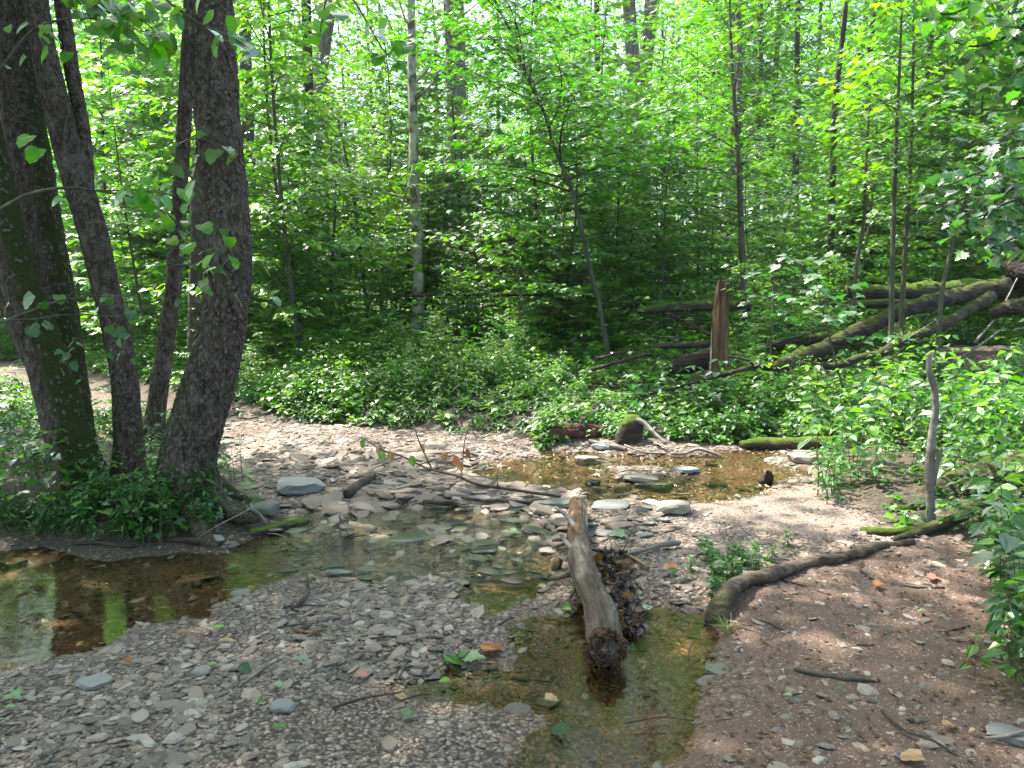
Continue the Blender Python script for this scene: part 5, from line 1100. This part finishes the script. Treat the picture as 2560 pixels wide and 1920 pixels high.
def along(lines, n, rg, sx=18, sy=14):
    out = []
    for l_ in lines:
        c = catmull(np.array([q[:3] for q in l_]), 40)
        for q in range(n): i_ = int(rg.integers(6, 40)); out.append((c[i_, 0]+rg.normal(0, sx), c[i_, 1]+rg.normal(0, sy)+6, c[i_, 2]+rg.normal(0, .08)))
    return out
rg = np.random.default_rng(5)
L1 = [[(300,-60,3.4,6),(360,0,3.3,5),(430,50,3.3,4),(500,80,3.3,3),(545,110,3.3,2)], [(430,50,3.3,3),(460,80,3.3,2),(470,100,3.3,2)], [(360,0,3.3,3),(400,30,3.3,2),(398,60,3.3,2)]]
hang('big lobed leaves hanging across the thickest trunk near the top', L1, [(398,62,3.3),(420,25,3.3),(466,95,3.3),(470,75,3.3),(530,100,3.3),(545,120,3.3),(500,60,3.3),(445,40,3.3),(350,12,3.3),(510,85,3.3),(380,35,3.3),(350,120,3.5),(345,135,3.5)], .115, 'tulip', 'leaf_tulip', 3)
L2 = [[(720,-60,3.8,5),(770,10,3.8,4),(800,60,3.8,3),(830,110,3.8,3),(866,140,3.8,2)], [(720,-60,3.8,4),(700,20,3.8,3),(690,80,3.9,2)]]
hang('spray of big leaves dangling at top left of the pale slim tree', L2, [(772,20,3.8),(790,70,3.8),(812,75,3.8),(824,62,3.8),(815,128,3.8),(842,115,3.8),(845,150,3.8),(866,142,3.8),(876,105,3.8),(860,108,3.8),(700,20,3.8),(690,60,3.9),(712,80,3.9),(735,30,3.8),(680,85,3.9)], .105, 'tulip', 'leaf_tulip', 4)
L3 = [[(0,150,4.6,7),(80,60,4.6,6),(200,40,4.6,4),(300,90,4.6,3),(360,150,4.6,2)], [(120,-60,4.6,5),(220,20,4.6,4),(300,40,4.6,3),(380,110,4.6,2)]]
hang('dense spray of leaves across the upper left between the trunks', L3, along(L3, 46, rg, 26, 30), .11, 'tulip', 'leaf_tulip', 5)
L4 = [[(-40,478,3.6,8),(20,440,3.6,8),(75,415,3.6,7),(140,406,3.7,6),(210,412,3.8,5),(300,430,3.9,4),(370,470,4.0,4),(430,530,4.1,3),(500,600,4.2,2)], [(210,412,3.8,4),(300,412,3.9,3),(380,425,4,3),(450,470,4,2)]]
hang('long bare grey bough arching from the left edge with leaves at its tip', L4, along([L4[0][4:], L4[1]], 26, rg, 24, 20)[::2]+[(55,300,3.7),(75,330,3.7),(118,435,3.7)], .10, 'tulip', 'leaf_tulip', 6)
L5 = [[(-40,712,3.7,5),(60,675,3.7,5),(120,652,3.8,4),(200,640,3.9,3),(300,640,4,2)], [(-40,690,3.7,4),(60,690,3.7,4),(150,680,3.8,3),(250,684,3.9,2)], [(250,684,3.9,2),(330,660,4.1,2),(410,616,4.2,2)]]
hang('low twiggy bough from the left edge with sparse leaves', L5, along(L5, 5, rg, 20, 12)+[(240,715,3.9),(262,718,3.9),(150,745,3.9)], .085, 'tulip', 'leaf_cool', 7)
L6 = [[(250,700,4.4,3),(256,740,4.4,3),(262,790,4.4,2)], [(150,740,4.2,3),(140,770,4.2,2),(150,800,4.2,2)]]
hang('small sprig of pale leaves sprouting low on the slender middle trunk', L6, along(L6, 10, rg, 18, 10), .075, 'ovate', 'leaf_cool', 8)
L7 = [[(2300,-60,5.2,12),(2240,30,5.2,10),(2170,80,5.2,8),(2100,100,5.2,5),(2040,80,5.2,3)], [(2300,60,5.2,9),(2230,130,5.2,7),(2170,170,5.2,5),(2120,190,5.2,3)], [(2200,-60,5.4,7),(2120,0,5.4,5),(2050,30,5.4,4),(2000,20,5.4,3)], [(2300,160,5.1,7),(2240,200,5.1,5),(2180,230,5.1,3)]]
hang('dark maple bough reaching in at the top right corner', L7, along(L7, 85, rg, 34, 24), .12, 'maple', 'leaf_mid', 9)
L8 = [[(2300,330,6,8),(2210,340,6,7),(2120,370,6,5),(2050,400,6,3)], [(2300,430,6,7),(2200,430,6,6),(2110,470,6,4),(2040,480,6,3)], [(2300,520,6,6),(2210,510,6,5),(2130,540,6,3)]]
hang('leafy maple bough reaching in from the right edge at middle height', L8, along(L8, 60, rg, 34, 20), .12, 'maple', 'leaf_cool', 10)
L9 = [[(470,450,4.75,4),(380,330,4.6,4),(440,300,4.6,3),(500,345,4.6,2)], [(470,450,4.75,4),(360,560,4.7,4),(440,570,4.7,3),(520,560,4.7,2),(600,580,4.7,2)], [(470,450,4.75,4),(480,620,4.6,3),(560,640,4.6,2),(600,620,4.6,1.5)]]
hang('leaf sprays growing out from behind the thickest trunk at mid height', L9, along(L9, 12, rg, 20, 12), .10, 'tulip', 'leaf_tulip', 11)
# wiry debris and small driftwood on the stones, each its own piece
for q_ in range(38):
    px = rng.uniform(560, 1500); py = rng.uniform(960, 1200) if q_ % 3 else rng.uniform(1290, 1600); p = PG(px, py)
    if abs(px-1280) < 70: continue
    a = rng.uniform(0, 3.14); L_ = rng.uniform(.05, .16); d = np.array([math.cos(a), math.sin(a), 0])*L_
    z_ = max(p[2], 0)+.022; r_ = rng.uniform(.002, .005)
    W('twig', 'small broken twig lying on the creek stones', 'twig', [[*(p[:2]-d[:2]), z_, r_], [p[0]+rng.normal(0, .01), p[1]+rng.normal(0, .01), z_+.008, r_], [*(p[:2]+d[:2]), z_, r_*.5]], ['stick_dark', 'log_dark', 'driftwood'][q_ % 3], 600+q_, 5, 8, .1, group='small twigs on the creek stones')
# dead sticks tangled in the right thicket and herbs
for q_ in range(34):
    y = rng.uniform(8.8, 12.5); x = rng.uniform(.0, .66)*y; a = rng.normal(0, .7); L_ = rng.uniform(.5, 2.2); e_ = rng.uniform(-.1, .55)
    z0 = H(x, y)+rng.uniform(.05, .5); s_ = rng.choice([-1, 1]); p0 = np.array([x, y, z0]); p1 = p0+s_*L_*np.array([math.cos(a)*math.cos(e_), math.sin(a)*math.cos(e_), abs(math.sin(e_))])
    mid = (p0+p1)/2+rng.normal(0, .06, 3)*L_; r_ = rng.uniform(.006, .022)
    W('dead_stick', 'thin dead stick caught in the tangle of fallen wood around the snag', 'stick', [[*p0, r_], [*mid, r_*.8], [*p1, r_*.35]], ['log_dark', 'stick_dark', 'driftwood', 'log_dark'][q_ % 4], 500+q_, 6, 14, .1, group='dead sticks in the thicket')

# ---------------------------------------------------------------- humid air of the woods
import bmesh
bm = bmesh.new(); bmesh.ops.create_cube(bm, size=1.0); me = bpy.data.meshes.new('haze'); bm.to_mesh(me); bm.free()
hz = link('haze', me, loc=(0, 35, 20)); hz.scale = (310, 240, 60); tag(hz, kind='stuff', label='thin humid air brightening the far trees')
k = NT('humid air'); v = k.n('VolumePrincipled', Color=(.93, .97, .90), Density=HAZE, Anisotropy=.35); k.t.links.new(v.outputs[0], k.out.inputs[1]); me.materials.append(k.mat)
